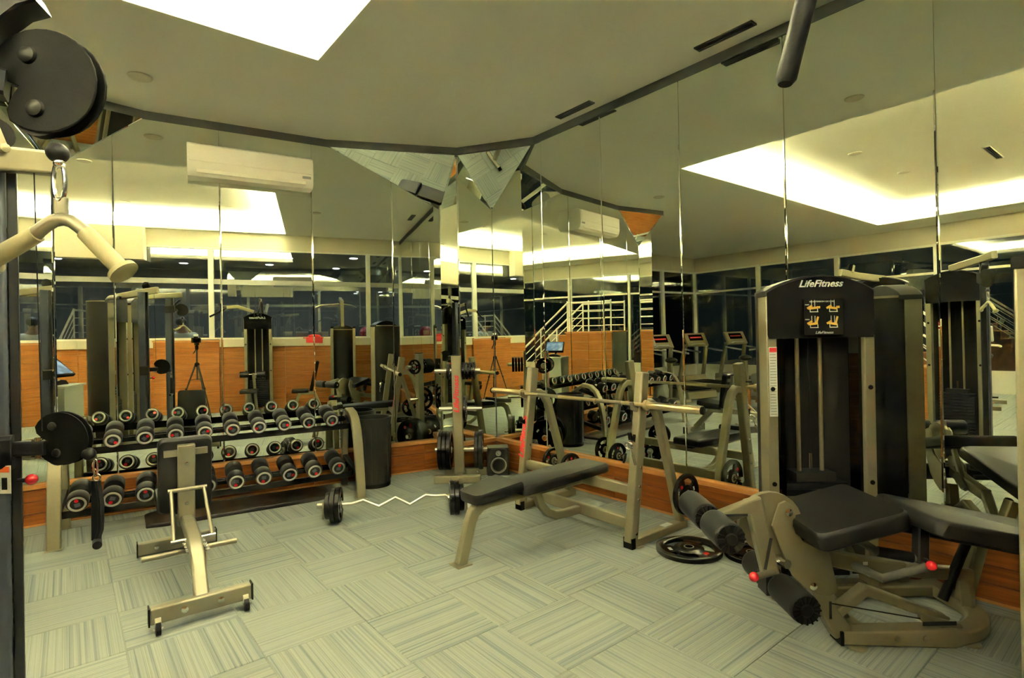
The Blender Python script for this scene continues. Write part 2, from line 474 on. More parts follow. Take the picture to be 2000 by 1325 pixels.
TILT = R(.55)
wb = wall_root('wall_back', BN * BACK_D, BACK_ANG, 'mirrored wall with low timber skirting behind the dumbbell rack', -1.07, 2.55)
for x0, x1 in zip((-1.066, -.65, .183, 1.024, 1.87), (-.65, .183, 1.024, 1.87, 2.505)):
    mirror_panel(wb, x0, x1, TILT + R(random.uniform(-.06, .06)), R(random.uniform(-.08, .08)))
skirt(wb, (-1.066, -.2, 1.0, 2.2, 2.505))
wr = wall_root('wall_right', (WALL_X, 0, 0), R(-90), 'mirrored wall with low timber skirting behind the flat bench', -5.12, .6)
for b0, b1 in zip((-.555, .05, .89, 1.7365, 2.566, 3.40, 4.22), (.05, .89, 1.7365, 2.566, 3.40, 4.22, 5.085)):
    mirror_panel(wr, -b1, -b0, R(.45 + random.uniform(-.05, .05)), R(random.uniform(-.07, .07)))
skirt(wr, (-5.06, -4.3, -3.3, -2.65, -1.7, -.8, .15, .555))
# corner pier and end pier, mirrored as well
PX, PY = 3.39, 5.09
wc = wall_root('wall_corner', (0, PY, 0), 0, 'mirrored pier filling the room corner behind the speaker', PX + .012, WALL_X)
mirror_panel(wc, PX + .002, WALL_X - .002, R(.1)); skirt(wc, (PX - .03, WALL_X - .03))
ws = wall_root('wall_corner_side', (PX, 0, 0), R(-90), 'narrow mirrored side of the corner pier', -5.476, -PY - .012, thick=.05)
mirror_panel(ws, -5.47, -PY - .002, R(.1)); skirt(ws, (-5.44, -PY))
we = wall_root('wall_end', (0, 6.053, 0), 0, 'mirrored end pier of the mirror wall', -.45, -.076)
mirror_panel(we, -.448, -.078, TILT); skirt(we, (-.448, -.078))
wd = wall_root('wall_end_side', (-.45, 0, 0), R(-90), 'mirrored return of the end pier', -DEEP_Y, -6.065)
for b0 in (6.07, 6.9, 7.7, 8.5):
    mirror_panel(wd, -(b0 + .79), -b0)
def facet(w_pts, label, nm):
    a, b, c_ = [V(*p) for p in w_pts]
    n = (b - a).cross(c_ - a).normalized()
    if n.dot(V(.8, 1.6, 1) - a) < 0: n = -n
    m = MB(); ins = [p + ((a + b + c_) / 3 - p).normalized() * .02 for p in (a, b, c_)]
    m.add([a, b, c_] + [p + n * .003 for p in ins] + [p - n * .01 for p in (a, b, c_)],
          [(3, 4, 5), (0, 1, 4, 3), (1, 2, 5, 4), (2, 0, 3, 5), (8, 7, 6), (0, 6, 7, 1), (1, 7, 8, 2), (2, 8, 6, 0)])
    o = m.build(nm, 'mirror', smooth=False)
    return struct(o, label)
P1 = bp(1.184, -.035); P0 = bp(-.405, -.035)
facet([(P1.x, P1.y, MZ1 + .01), (PX, PY - .002, MZ1 + .01), (PX - .004, 5.455, 2.99)], 'tilted triangular mirror facet beside the corner pier under the ceiling', 'trim_1')
facet([(PX, PY - .002, MZ1 + .01), (WALL_X - .006, 4.33, MZ1 + .01), (WALL_X - .006, PY - .004, 2.97)], 'tilted triangular mirror facet above the speaker corner', 'trim_2')
PE = bp(-1.066, -.02)
facet([(P0.x, P0.y, MZ1 + .01), (PE.x, PE.y - .005, 2.99), (-.44, 5.76, MZ1 + .01)], 'tilted triangular mirror facet at the far end of the mirror wall', 'trim_3')
trim('trim_4', [(-.45, 5.79), (P0.x, P0.y + .035), (P1.x, P1.y + .035), (PX - .01, PY), (PX, PY), (WALL_X, 4.33), (WALL_X, REAR_Y)], 'dark trim along the top of the mirrors')

# rear wall: planked wainscot, cream sill, internal windows
wq = wall_root('wall_rear', (0, REAR_Y, 0), R(180), 'timber wainscot wall with cream sill and internal windows', -WALL_X, 6.9, z1=1.30, m='plaster', thick=.08, back=.02)
SEG = [-6.9, -5.7, -4.5, -3.3, -2.1, -.86, .27, 1.45, 2.62, 3.87]
for a0, a1 in zip(SEG[:-1], SEG[1:]):
    proud = .07 if a0 == -.86 else 0.0
    rows = 13 if proud else 12
    for r in range(rows):
        z0 = .004 + r * .1085
        MB().box(-a1 + .002, -a0 - .002, -.02 - proud + random.uniform(0, .003), .02, z0, z0 + .1065).build('plank', 'wood_wain', wq, bevel=.002, smooth=False)
    if proud:
        MB().box(-a1 - .01, -a0 + .01, -.035 - proud, .1, 1.415, 1.445).build('cap_rail', 'wood_cap', wq, bevel=.003, smooth=False)
    else:
        MB().box(-a1, -a0, -.06, .12, 1.306, 1.46).build('sill', 'cream', wq, bevel=.005, smooth=False)
HEAD = 3.28
b = MB()
b.box(-WALL_X, 6.9, 0, .1, HEAD, CEIL)
b.build('header_panel', 'cream', wq, smooth=False)
b = MB(); b.box(.95, 6.88, -.22, .0, 2.98, CEIL - .001)
b.build('fascia_box', 'cream', wq, bevel=.004, smooth=False)
posts = [-5.9, -2.87, .13, 3.13]
edges = [-6.88] + posts + [3.87]
for k, (a0, a1) in enumerate(zip(edges[:-1], edges[1:])):
    w = MB()
    z0 = 1.462
    for x in ((a0,) if k < 4 else (a0, a1)):
        w.box(x - .045, x + .045, -.03, .06, z0, HEAD)
    w.box(a0 + .045, a1 - .045, -.03, .05, z0, z0 + .03); w.box(a0 + .045, a1 - .045, -.03, .05, HEAD - .03, HEAD)
    fr = struct(w.build('window_%d' % (k + 1), 'white_paint', smooth=False), 'internal window with white posts above the wainscot')
    fr.location = (0, REAR_Y - .03, 0)
    MB().box(a0, a1, -.015, .015, 2.56, 2.66).build('transom', 'grey_plastic', fr, smooth=False)
    n = max(1, round((a1 - a0) / 1.5))
    for j in range(n):
        xa = a0 + .04 + (a1 - a0 - .08) * j / n; xb = a0 + .04 + (a1 - a0 - .08) * (j + 1) / n
        for za, zb in ((z0 + .03, 2.56), (2.66, HEAD - .03)):
            MB().box(xa + .001, xb - .001, 0, .006, za, zb).build('pane', 'glass', fr, smooth=False)
# the darker room beyond
bw = MB().box(-7.2, 4.2, -5.3, -5.2, 0, 3.4).build('wall_beyond', 'dark_wall', smooth=False); struct(bw, 'dark far wall of the adjoining room')
bw = MB().box(4.1, 4.2, -5.2, REAR_Y - .1, 0, 3.4).build('wall_beyond_side', 'dark_wall', smooth=False); struct(bw, 'dark side wall of the adjoining room')
bw = MB().box(-7.2, -7.1, -5.2, REAR_Y - .1, 0, 3.4).build('wall_beyond_end', 'dark_wall', smooth=False); struct(bw, 'dark end wall of the adjoining room')
bw = MB().box(-7.2, 4.2, -5.2, REAR_Y - .1, -.1, -.004).build('floor_beyond', 'dark_wall', smooth=False); struct(bw, 'dark floor of the adjoining room')
bw = MB().box(-7.2, 4.2, -5.2, REAR_Y - .1, 3.3, 3.4).build('ceiling_beyond', 'dark_wall', smooth=False); struct(bw, 'dark ceiling of the adjoining room')
proto = None
for k, (x, y) in enumerate([(-.5, -1.2), (-4.6, -1.7), (-2.2, -1.9), (-.2, -1.6), (1.5, -1.9), (2.9, -1.5), (-3.4, -3.4), (-.9, -3.6), (1.0, -3.3), (2.6, -3.7)]):  # first position is an extra lamp, added to brighten the person's shirt
    if proto is None:
        proto = thing('downlight', 'cool white downlight, one added, in the dark ceiling beyond the internal window', 'downlight', group='lit downlights of the adjoining room')
        MB().lathe((0, 0, 0), (0, 0, -1), [(0, .11), (.008, .11), (.008, .09)], 20).build('bezel', 'white_paint', proto)
        MB().lathe((0, 0, -.0085), (0, 0, -1), [(0, .085), (.002, .08)], 20).build('lens', 'blue_lamp', proto)
        o = proto
    else: o = copy_tree(proto)
    o.location = (x, y, 3.2995)
# left window wall and deep window wall (night outside)
def window_wall(nm, wn, loc, rz, x0, x1, n, label):
    w = wall_root(nm, loc, rz, label, x0, x1, z1=.42, m='white_paint', thick=.08, back=0)
    MB().box(x0, x1, -.04, .1, 3.2, CEIL).build('fascia', 'cream', w, smooth=False)
    fr = MB()
    for j in range(n + 1):
        x = x0 + (x1 - x0) * j / n
        fr.box(x - .055, x + .055, -.06, .06, .42, 3.2)
    fr.box(x0, x1, -.03, .04, 2.55, 2.6); fr.box(x0, x1, -.03, .04, .42, .47); fr.box(x0, x1, -.03, .04, 3.15, 3.2)
    o = struct(fr.build('window_%d' % wn, 'white_paint', smooth=False), label.replace('wall', 'window frame'))
    o.location = loc; o.rotation_euler = (0, 0, rz)
    for j in range(n):
        xa = x0 + (x1 - x0) * j / n + .05; xb = x0 + (x1 - x0) * (j + 1) / n - .05
        for za, zb in ((.47, 2.55), (2.6, 3.15)):
            MB().box(xa, xb, 0, .006, za, zb).build('pane', 'glass_dark', o, smooth=False)
window_wall('wall_left', 11, (LEFT_X, 0, 0), R(90), -.56, DEEP_Y, 5, 'window wall onto the night, beside the stairs')
window_wall('wall_deep', 12, (0, DEEP_Y, 0), 0, LEFT_X, -.45, 4, 'window wall onto the night, behind the treadmills')

# ceiling fittings
def ceiling_disc(x, y, z, r, label, lit=False):
    o = thing('ceiling_downlight', label, 'downlight', (x, y, z), 0, 'unlit ceiling downlights')
    MB().lathe((0, 0, 0), (0, 0, -1), [(0, r), (.006, r), (.012, r * .9), (.012, r * .8)], 28).build('bezel', 'cream', o)
    MB().lathe((0, 0, -.004), (0, 0, -1), [(0, r * .82), (.004, r * .8), (.006, 0)], 28).build('lens', 'lens_grey', o)
ceiling_disc(.48, 5.18, CEIL, .085, 'round unlit downlight in the lower ceiling before the air conditioner')
ceiling_disc(2.06, 1.9, CEIL, .08, 'round unlit downlight in the lower ceiling beside the mirror wall vents')
for x, y, lb in ((-.85, 2.88, 'round unlit downlight inside the ceiling recess, first from the dumbbell side'), (-2.6, 2.79, 'round unlit downlight inside the ceiling recess towards the stairs'),
                 (-1.05, .35, 'round unlit downlight inside the ceiling recess near the wainscot'), (-2.9, .3, 'round unlit downlight inside the ceiling recess near the wainscot window post'), (.6, .4, 'round unlit downlight in the recess above the cable machine')):
    ceiling_disc(x, y, RAISE, .085, lb)
def slot_vent(x, y, z, L, w, rz, label, m='vent_dark'):
    o = thing('slot_vent', label, 'vent', (x, y, z), rz, 'ceiling slot vents')
    b = MB(); t = .008
    b.box(-L/2, L/2, -w/2, -w/2 + t, -.012, 0); b.box(-L/2, L/2, w/2 - t, w/2, -.012, 0); b.box(-L/2, -L/2 + t, -w/2, w/2, -.012, 0); b.box(L/2 - t, L/2, -w/2, w/2, -.012, 0)
    b.build('frame', 'trim_dark' if m == 'vent_dark' else 'cream', o, smooth=False)
    MB().box(-L/2 + t, L/2 - t, -w/2 + t, w/2 - t, -.002, 0).build('opening', 'vent_dark', o, smooth=False)
    for k in range(2):
        yy = -w/2 + (k + 1) * w / 3
        MB().box(-L/2 + t, L/2 - t, yy - .003, yy + .003, -.011, -.002).build('blade', 'trim_dark', o, smooth=False)
slot_vent(3.66, 2.05, CEIL, .44, .075, R(90), 'dark slot vent in the ceiling above the leg machine side of the mirror wall')
slot_vent(3.70, 3.57, CEIL, .44, .075, R(90), 'dark slot vent in the ceiling beside the speaker corner')
slot_vent(-2.6, 1.72, RAISE, .9, .09, R(0), 'long cream slot vent inside the ceiling recess', 'cream')

# ------------------------------------------------------------------ air conditioner on the mirror wall
p = bp(.465, -.03)
ac = thing('air_conditioner', 'cream split air conditioner mounted high on the mirror wall', 'air conditioner', (p.x, p.y, 3.02), BACK_ANG)
prof = [(0, .0), (-.155, .0), (-.19, .035), (-.205, .10), (-.205, .235), (-.185, .285), (-.14, .31), (0, .31)]
body = MB().prism(prof, lambda u, v, d: V(d, u, v), -.545, .545).build('body', 'ac_cream', ac, bevel=.006)
MB().box(-.53, .53, -.212, -.2, .128, .275).build('front_panel', 'ac_cream', ac, bevel=.004, smooth=False)
MB().obox((0, -.19, .06), (.94, .012, .075), Quaternion((1, 0, 0), R(-18))).build('louvre', 'ac_cream', ac, bevel=.002, smooth=False)
MB().obox((0, -.184, .105), (.98, .03, .012)).build('outlet_gap', 'vent_dark', ac, smooth=False)
MB().box(.44, .52, -.2065, -.2, .085, .108).build('display', 'grey_plastic', ac, smooth=False)

# ------------------------------------------------------------------ dumbbell rack and dumbbells
RK = V(-.09, 5.21, 0); RKA = R(-6.9); RL = 2.246
rack = thing('dumbbell_rack', 'two-tier silver dumbbell rack with black trays along the mirror wall', 'rack', RK, RKA)
for x in (0, RL):
    MB().rtube([(x, 0, .006), (x, .03, .3), (x, .065, .5), (x, .10, .62), (x, .155, .715), (x, .235, .775), (x, .36, .80)], .085, .05, up=(0, -1, .2)).build('front_leg', 'silver', rack, bevel=.004)
    MB().rtube([(x, .57, .006), (x, .50, .70), (x, .36, .79)], .06, .05, up=(0, 1, .1)).build('rear_leg', 'silver', rack)
    MB().box(x - .05, x + .05, -.035, .03, 0, .008).build('foot_plate', 'silver', rack, smooth=False)
    MB().box(x - .04, x + .04, .54, .6, 0, .008).build('foot_plate', 'silver', rack, smooth=False)
    MB().rtube([(x, .075, .21), (x, .545, .31)], .05, .05).build('end_bracket', 'black_paint', rack)
    MB().rtube([(x, .14, .66), (x, .50, .755)], .05, .05).build('end_bracket', 'black_paint', rack)
TIER = ((.735, .15, .062, .135, .2105), (.290, .10, .071, .125, .216))    # axis height at the face, face y, head radius, first x, pitch
SL = math.tan(R(14))
for zt, y0, r, x0, pt in TIER:
    for dy in (.065, .24):
        y = y0 + dy; z = zt + dy * SL - r * 1.02
        b = MB(); b.box(.03, RL - .03, y - .022, y + .022, z - .035, z - .006)
        b.box(.03, RL - .03, y - (.03 if dy < .1 else -.022), y - (.022 if dy < .1 else -.03), z - .05, z + .004)
        b.build('tray_rail', 'black_gloss', rack, bevel=.002, smooth=False)
    for k in range(10):
        x = x0 + pt * k
        for dy in (.065, .24):
            y = y0 + dy; z = zt + dy * SL - r
            MB().lathe((x, y - .02, z - .008), (0, 1, 0), [(0, .012), (.04, .012)], 8).build('saddle', 'black_plastic', rack)
def dumbbell(r):
    o = thing('dumbbell', '', 'dumbbell')
    b = MB().lathe((0, .04, 0), (0, 1, 0), [(0, .017), (.03, .016), (.11, .019), (.19, .016), (.22, .017)], 14)
    b.build('handle', 'chrome', o)
    for s in (0, 1):
        y = 0 if s == 0 else .19
        h = MB().lathe((0, y, 0), (0, 1, 0), [(0, .001), (.002, r * .70), (.004, r * .93), (.012, r), (.098, r), (.107, r * .93), (.11, r * .5), (.11, .001)], 26).build('head', 'black_rubber', o)
        yf = y - .0015 if s == 0 else y + .1115
        MB().torus((0, yf, 0), (0, 1, 0), r * .73, .0085, 26, 8).build('end_ring', 'ring_steel', h)
        sg = -1 if s == 0 else 1
        g = MB().obox((0, yf + sg * .0015, -r * .1), (r * .5, .002, r * .42)); g.build('size_mark', 'slate_steel', h, smooth=False)
        g = MB().lathe((r * .05, yf + sg * .0008, r * .38), (0, sg, 0), [(0, r * .2), (.002, r * .2)], 10); g.build('red_mark', 'red', h)
    return o
ORD = ['first', 'second', 'third', 'fourth', 'fifth', 'sixth', 'seventh', 'eighth', 'ninth', 'tenth']
for ti, (zt, y0, r, x0, pt) in enumerate(TIER):
    pro = dumbbell(r)
    for k in range(10):
        o = pro if k == 0 else copy_tree(pro)
        loc = Matrix.Rotation(RKA, 4, 'Z') @ V(x0 + pt * k, y0, zt)
        o.location = RK + loc
        o.rotation_mode = 'XYZ'
        o.rotation_euler = (R(14), random.uniform(0, 2 * PI), RKA)
        m = Matrix.Rotation(RKA, 4, 'Z') @ Matrix.Rotation(R(14), 4, 'X') @ Matrix.Rotation(random.uniform(0, 2 * PI), 4, 'Y')
        o.rotation_euler = m.to_euler('XYZ')
        o['label'] = 'black rubber dumbbell, %s from the waste bin on the %s tier of the rack' % (ORD[9 - k], ('upper', 'lower')[ti])
        o['group'] = 'dumbbells on the rack'
# exercise mat under the rack
mt = MB()
mt.rings([[V(x * (1 - i), y * (1 - i) , z) for x, y in [(-.72, -.2), (-.6, -.225), (.62, -.225), (.76, -.16), (.76, .17), (.68, .21), (-.66, .21), (-.74, .15)]] for i, z in ((0, .001), (-.006, .012), (-.004, .026), (.015, .034))])
mo = mt.build('exercise_mat', 'mat_black'); mo.location = (1.22, 5.42, 0); mo.rotation_euler = (0, 0, R(-7)); tag(mo, 'long black rubber mat on the carpet under the dumbbell rack', 'mat')
# waste bin
wbn = thing('waste_bin', 'tall round black waste bin beside the dumbbell rack', 'bin', (2.44, 5.31, 0))
MB().lathe((0, 0, .012), (0, 0, 1), [(0, .165), (.64, .185), (.66, .19), (.69, .19), (.69, .175), (.1, .155), (.1, .001)], 32, cap=False).build('body', 'shroud', wbn)
MB().lathe((0, 0, 0), (0, 0, 1), [(0, .17), (.04, .172)], 32).build('base_ring', 'black_plastic', wbn)
b = MB()
for k in range(18):
    a = 2 * PI * k / 18; b.cyl((.176 * math.cos(a), .176 * math.sin(a), .06), (.186 * math.cos(a), .186 * math.sin(a), .62), .003, 5)
b.build('ribbing', 'shroud', wbn)

# ------------------------------------------------------------------ weight plates
PLATES = {}
def plate_mesh(Rr, th):
    key = (round(Rr, 3), round(th, 3))
    if key in PLATES: return PLATES[key]
    NA = 48
    rad = [.0255, .13 * Rr + .02, .40 * Rr, .46 * Rr, .76 * Rr, .84 * Rr, .97 * Rr, Rr]
    hz = [.5, .5, .5, .3, .3, .5, .5, .38]
    vs, fs = [], []
    def idx(i, j, s): return (i * NA + j % NA) * 2 + s
    for i, r in enumerate(rad):
        for j in range(NA):
            a = 2 * PI * j / NA
            for s in (0, 1):
                vs.append(V((hz[i] * th) * (1 if s else -1), r * math.cos(a), r * math.sin(a)))
    def solid(i, j):
        if i in (3,):
            return (j % 16) in (0, 1, 2, 3, 4, 5, 6)
        return 0 <= i < len(rad) - 1
    for i in range(len(rad) - 1):
        for j in range(NA):
            if not solid(i, j): continue
            fs.append((idx(i, j, 1), idx(i+1, j, 1), idx(i+1, j+1, 1), idx(i, j+1, 1)))
            fs.append((idx(i, j, 0), idx(i, j+1, 0), idx(i+1, j+1, 0), idx(i+1, j, 0)))
            if i == 0 or not solid(i-1, j): fs.append((idx(i, j, 0), idx(i, j, 1), idx(i, j+1, 1), idx(i, j+1, 0)))
            if i == len(rad) - 2 or not solid(i+1, j): fs.append((idx(i+1, j, 1), idx(i+1, j, 0), idx(i+1, j+1, 0), idx(i+1, j+1, 1)))
            if not solid(i, j-1): fs.append((idx(i, j, 0), idx(i+1, j, 0), idx(i+1, j, 1), idx(i, j, 1)))
            if not solid(i, j+1): fs.append((idx(i, j+1, 0), idx(i, j+1, 1), idx(i+1, j+1, 1), idx(i+1, j+1, 0)))
    PLATES[key] = (vs, fs)
    return vs, fs
PPROTO = {}
def plate(Rr, th, loc, rot, label, group):
    key = (round(Rr, 3), round(th, 3))
    if key not in PPROTO:
        o = thing('weight_plate', label, 'weight plate', group=group)
        vs, fs = plate_mesh(Rr, th)
        MB().add(vs, fs).build('disc', 'black_gloss', o, bevel=.002)
        for s in (-1, 1):
            MB().lathe((s * th * .45, 0, 0), (s, 0, 0), [(0, .034), (th * .1, .033), (th * .1, .0265)], 20, cap=False).build('hub_ring', 'nickel', o)
            for a in (40, 160, 280):
                c0 = V(s * th * .5, .61 * Rr * math.cos(R(a - 15)), .61 * Rr * math.sin(R(a - 15)))
                if a == 160: MB().lathe(V(s * (th * .3 + .0005), .61 * Rr * math.cos(R(22)), .61 * Rr * math.sin(R(22))), (s, 0, 0), [(0, Rr * .10), (.0015, Rr * .10)], 6).build('red_badge', 'red', o)
                if a == 280: MB().obox(V(s * (th * .3 + .0008), .61 * Rr * math.cos(R(142)), .61 * Rr * math.sin(R(142))), (.0015, Rr * .10, Rr * .2), Quaternion((1, 0, 0), R(142))).build('size_mark', 'grey_plastic', o, smooth=False)
        PPROTO[key] = o
    else:
        o = copy_tree(PPROTO[key])
    o.location = loc; o.rotation_euler = rot; o['label'] = label; o['group'] = group
    return o

# ------------------------------------------------------------------ weight tree in the corner
TR = V(-.60, 5.85, 0)
tree = thing('weight_tree', 'silver weight plate tree with chrome pegs in the mirrored corner', 'weight rack', c2w(-.60, 5.85), SLANT)
O = MB(TR)
MB(TR).rtube([(-.83, 5.66, .042), (-.352, 5.66, .042)], .06, .08).build('front_foot', 'silver', tree, bevel=.003)
MB(TR).rtube([(-.76, 6.0, .042), (-.30, 6.0, .042)], .06, .08).build('rear_foot', 'silver', tree, bevel=.003)
MB(TR).rtube([(-.58, 5.69, .042), (-.56, 5.97, .042)], .07, .06).build('spine', 'silver', tree)
MB(TR).rtube([(-.585, 5.85, .06), (-.60, 5.85, 1.31)], .105, .06, up=(0, 1, 0)).build('pole', 'silver', tree, bevel=.004)
MB(TR).box(-.645, -.555, 5.825, 5.875, 1.31, 1.318).build('pole_cap', 'black_plastic', tree, smooth=False)
for z, xa, xb in ((.31, -.84, -.285), (.745, -.79, -.335), (1.15, -.83, -.345)):
    for x0, x1 in ((xa, -.65), (-.55, xb)):
        MB(TR).cyl((x0, 5.85, z), (x1, 5.85, z), .0235, 18).build('peg', 'chrome', tree)
for k, (x, y) in enumerate(((-.66, 5.624), (-.56, 5.624), (-.40, 5.964))):
    MB(TR).lathe((x, y, .045), (0, -1, 0), [(0, .014), (.006, .012), (.009, .004)], 10).build('bolt', 'chrome', tree)
txt = text('LifeFitness', .078, 'red_print', tree, (.0, -.032, .90), (R(90), R(-90), 0), .25, sx=1.2, bold=.003)
def tree_plate(x, z, r, th, lb):
    w = c2w(x, 5.85, z - (r * 0 if r else 0))
    plate(r, th, V(w.x, w.y, z - .002), (random.uniform(0, 6), 0, SLANT), lb, 'plates on the weight tree')
tree_plate(-.775, .31, .208, .042, 'large black plate on the bottom peg of the weight tree, outermost beside the bin')
tree_plate(-.731, .31, .208, .042, 'large black plate on the bottom peg of the weight tree, second from the bin')
tree_plate(-.687, .31, .208, .042, 'large black plate on bottom peg of weight tree, against the pole, bin side')
tree_plate(-.352, .31, .208, .042, 'large black plate on the bottom peg of the weight tree beside the speaker')
tree_plate(-.396, .31, .19, .042, 'mid-size black plate on the bottom peg of the weight tree before the speaker')
tree_plate(-.515, .745, .140, .03, 'black plate alone on the middle peg of the weight tree')
for k, x in enumerate((-.525, -.488, -.451, -.414)):
    tree_plate(x, 1.15, .092, .028, 'small black plate on the top peg of the weight tree, %s from the pole' % ORD[k])
tree_plate(-.685, 1.15, .092, .028, 'small black plate on the top peg of the weight tree, on the bin side')

# ------------------------------------------------------------------ loudspeaker in the corner
sp = thing('loudspeaker', 'dark grey studio loudspeaker on the carpet in the mirrored corner', 'speaker', (3.665, 4.80, 0), R(-34))
MB().box(-.118, .118, -.1, .11, .0, .30).build('cabinet', 'shroud', sp, bevel=.012)
fb = MB().prism([(-.11, .006), (.11, .006), (.11, .24), (.075, .292), (-.075, .292), (-.11, .24)], lambda u, v, d: V(u, d, v), -.112, -.098).build('baffle', 'grey_plastic', sp, bevel=.005)
fb.data.materials[0] = MATS['shroud']
MB().lathe((0, -.111, .115), (0, -1, 0), [(0, .088), (.008, .085), (.009, .074), (-.012, .045), (-.02, .03), (-.016, .015), (-.014, .001)], 30).build('woofer', 'cone', sp)
MB().torus((0, -.114, .115), (0, 1, 0), .08, .007, 30, 8).build('woofer_ring', 'lens_grey', sp)
MB().lathe((0, -.112, .245), (0, -1, 0), [(0, .03), (.004, .028), (.0, .014), (.006, .008), (.008, .001)], 22).build('tweeter', 'lens_grey', sp)
MB().box(-.13 + .03, .1, -.114, -.111, .012, .022).build('port_slot', 'vent_dark', sp, smooth=False)

# ------------------------------------------------------------------ flat bench press
bench = thing('bench_press', 'silver flat bench press with black pad in front of the mirror wall', 'bench', (3.1, 3.06, 0))
BO = (3.1, 3.06, 0)
for yb, far in ((2.47, 0), (3.66, 1)):
    MB(BO).rtube([(3.04, yb, .04), (3.205, yb, 1.215)], .068, .085, up=(-1, 0, .1)).build('upright', 'silver', bench, bevel=.005)
    MB(BO).rtube([(3.2, yb, .985), (3.27, yb, .995), (3.325, yb, .965), (3.37, yb, .90), (3.42, yb, .74), (3.52, yb, .42), (3.63, yb, .04)], .062, .06, up=(1, 0, .5)).build('rear_leg', 'silver', bench, bevel=.004)
    MB(BO).rtube([(3.02, yb, .035), (3.68, yb, .035)], .068, .062).build('base_rail', 'silver', bench, bevel=.003)
    b = MB(BO); b.box(3.005, 3.045, yb - .04, yb + .04, .0, .075); b.build('end_cap', 'black_plastic', bench, bevel=.003, smooth=False)
    MB(BO).box(3.06, 3.12, yb - .05, yb + .05, 0, .006).build('foot_plate', 'silver', bench, smooth=False)
    # hooks
    for zh in (.99, .78):
        xx = 3.04 + .165 * (zh - .04) / 1.175
        hk = [(xx - .04, zh - .055), (xx - .095, zh - .03), (xx - .105, zh + .02), (xx - .088, zh + .022), (xx - .078, zh - .008), (xx - .052, zh - .018), (xx - .03, zh + .03), (xx - .015, zh + .03), (xx - .01, zh - .07)]
        MB(BO).prism(hk, lambda u, v, d: V(u, d, v), yb - .012, yb + .012).build('bar_hook', 'nickel' if zh > .9 else 'black_plastic', bench, smooth=False)
    for zz in (.10, .33, .42, .55):
        x = 3.04 + .165 * (zz - .04) / 1.175
        MB(BO).lathe((x + .01, yb - .035, zz), (0, -1, 0), [(0, .013), (.006, .011), (.008, .003)], 10).build('bolt', 'chrome', bench)
    MB(BO).cyl((3.55, yb - .03, .30), (3.55, yb - .20 if not far else yb - .18, .30), .0235, 16).build('storage_peg', 'chrome', bench)
    if far:
        MB(BO).cyl((3.52, yb + .03, .33), (3.52, yb + .2, .33), .0235, 16).build('storage_peg', 'chrome', bench)
MB(BO).rtube([(3.075, 2.5, .155), (3.075, 3.63, .155)], .05, .085).build('lower_crossbar', 'silver', bench, bevel=.003)
MB(BO).rtube([(3.10, 2.5, .385), (3.10, 3.63, .385)], .05, .075).build('upper_crossbar', 'silver', bench, bevel=.003)
MB(BO).rtube([(1.985, 3.02, .008), (2.055, 3.01, .26), (2.08, 3.005, .325), (2.13, 3.0, .365), (2.2, 2.995, .38), (3.08, 2.985, .385)], .062, .075, up=(0, 0, 1)).build('spine', 'silver', bench, bevel=.004)
MB(BO).rtube([(2.62, 2.985, .36), (2.66, 2.985, .27), (2.72, 2.985, .20), (2.80, 2.985, .16), (2.9, 2.985, .15), (3.05, 2.985, .15)], .05, .06).build('brace', 'silver', bench, bevel=.003)
MB(BO).box(1.93, 2.04, 2.965, 3.075, 0, .009).build('foot_plate', 'silver', bench, smooth=False)
def pad(outline, z0, z1, M=None, off=(0, 0, 0)):
    b = MB(off); b.M = M
    n = len(outline); cx = sum(p[0] for p in outline) / n; cy = sum(p[1] for p in outline) / n
    def ring(k, z):
        return [V(cx + (x - cx) * k, cy + (y - cy) * k, z) for x, y in outline]
    b.rings([ring(.97, z0), ring(1.0, z0 + .008), ring(1.0, z1 - .022), ring(.985, z1 - .008), ring(.95, z1)])
    return b
def rrect(x0, x1, y0, y1, r, n=4):
    out = []
    for cx, cy, a in ((x1 - r, y1 - r, 0), (x0 + r, y1 - r, 90), (x0 + r, y0 + r, 180), (x1 - r, y0 + r, 270)):
        for i in range(n + 1):
            t_ = R(a + 90 * i / n); out.append((cx + r * math.cos(t_), cy + r * math.sin(t_)))
    return out
Mseat = Matrix.Translation((2.235, 3.0, .402)) @ Matrix.Rotation(R(-7), 4, 'Y')
seat_out = [(-.20, -.06), (-.19, -.095), (-.16, -.118), (.165, -.15), (.165, .15), (-.16, .118), (-.19, .095), (-.20, .06)]
pad(seat_out, .02, .085, Mseat, BO).build('seat_pad', 'vinyl', bench)
Mback = Matrix.Translation((2.83, 2.985, .415)) @ Matrix.Rotation(R(-2.0), 4, 'Y')
pad(rrect(-.435, .435, -.145, .145, .035), .0, .068, Mback, BO).build('back_pad', 'vinyl', bench)
MB(BO).box(2.5, 3.2, 2.95, 3.02, .40, .42).build('pad_bracket', 'black_paint', bench, smooth=False)
tx = text('LifeFitness', .085, 'red_print', bench, (3.108 - 3.1 - .052, 3.66 - 3.06, .62), (0, 0, 0), .25, sx=1.15, bold=.003)
tx.matrix_local = Matrix.Translation((3.121 - 3.1 - .046, .60, .62)) @ Matrix.Rotation(R(8), 4, 'Y') @ Matrix(((0, 0, -1, 0), (0, 1, 0, 0), (1, 0, 0, 0), (0, 0, 0, 1)))
MB(BO).box(3.40, 3.50, 2.445, 2.495, .0665, .068).build('warning_label', 'white_print', bench, smooth=False)
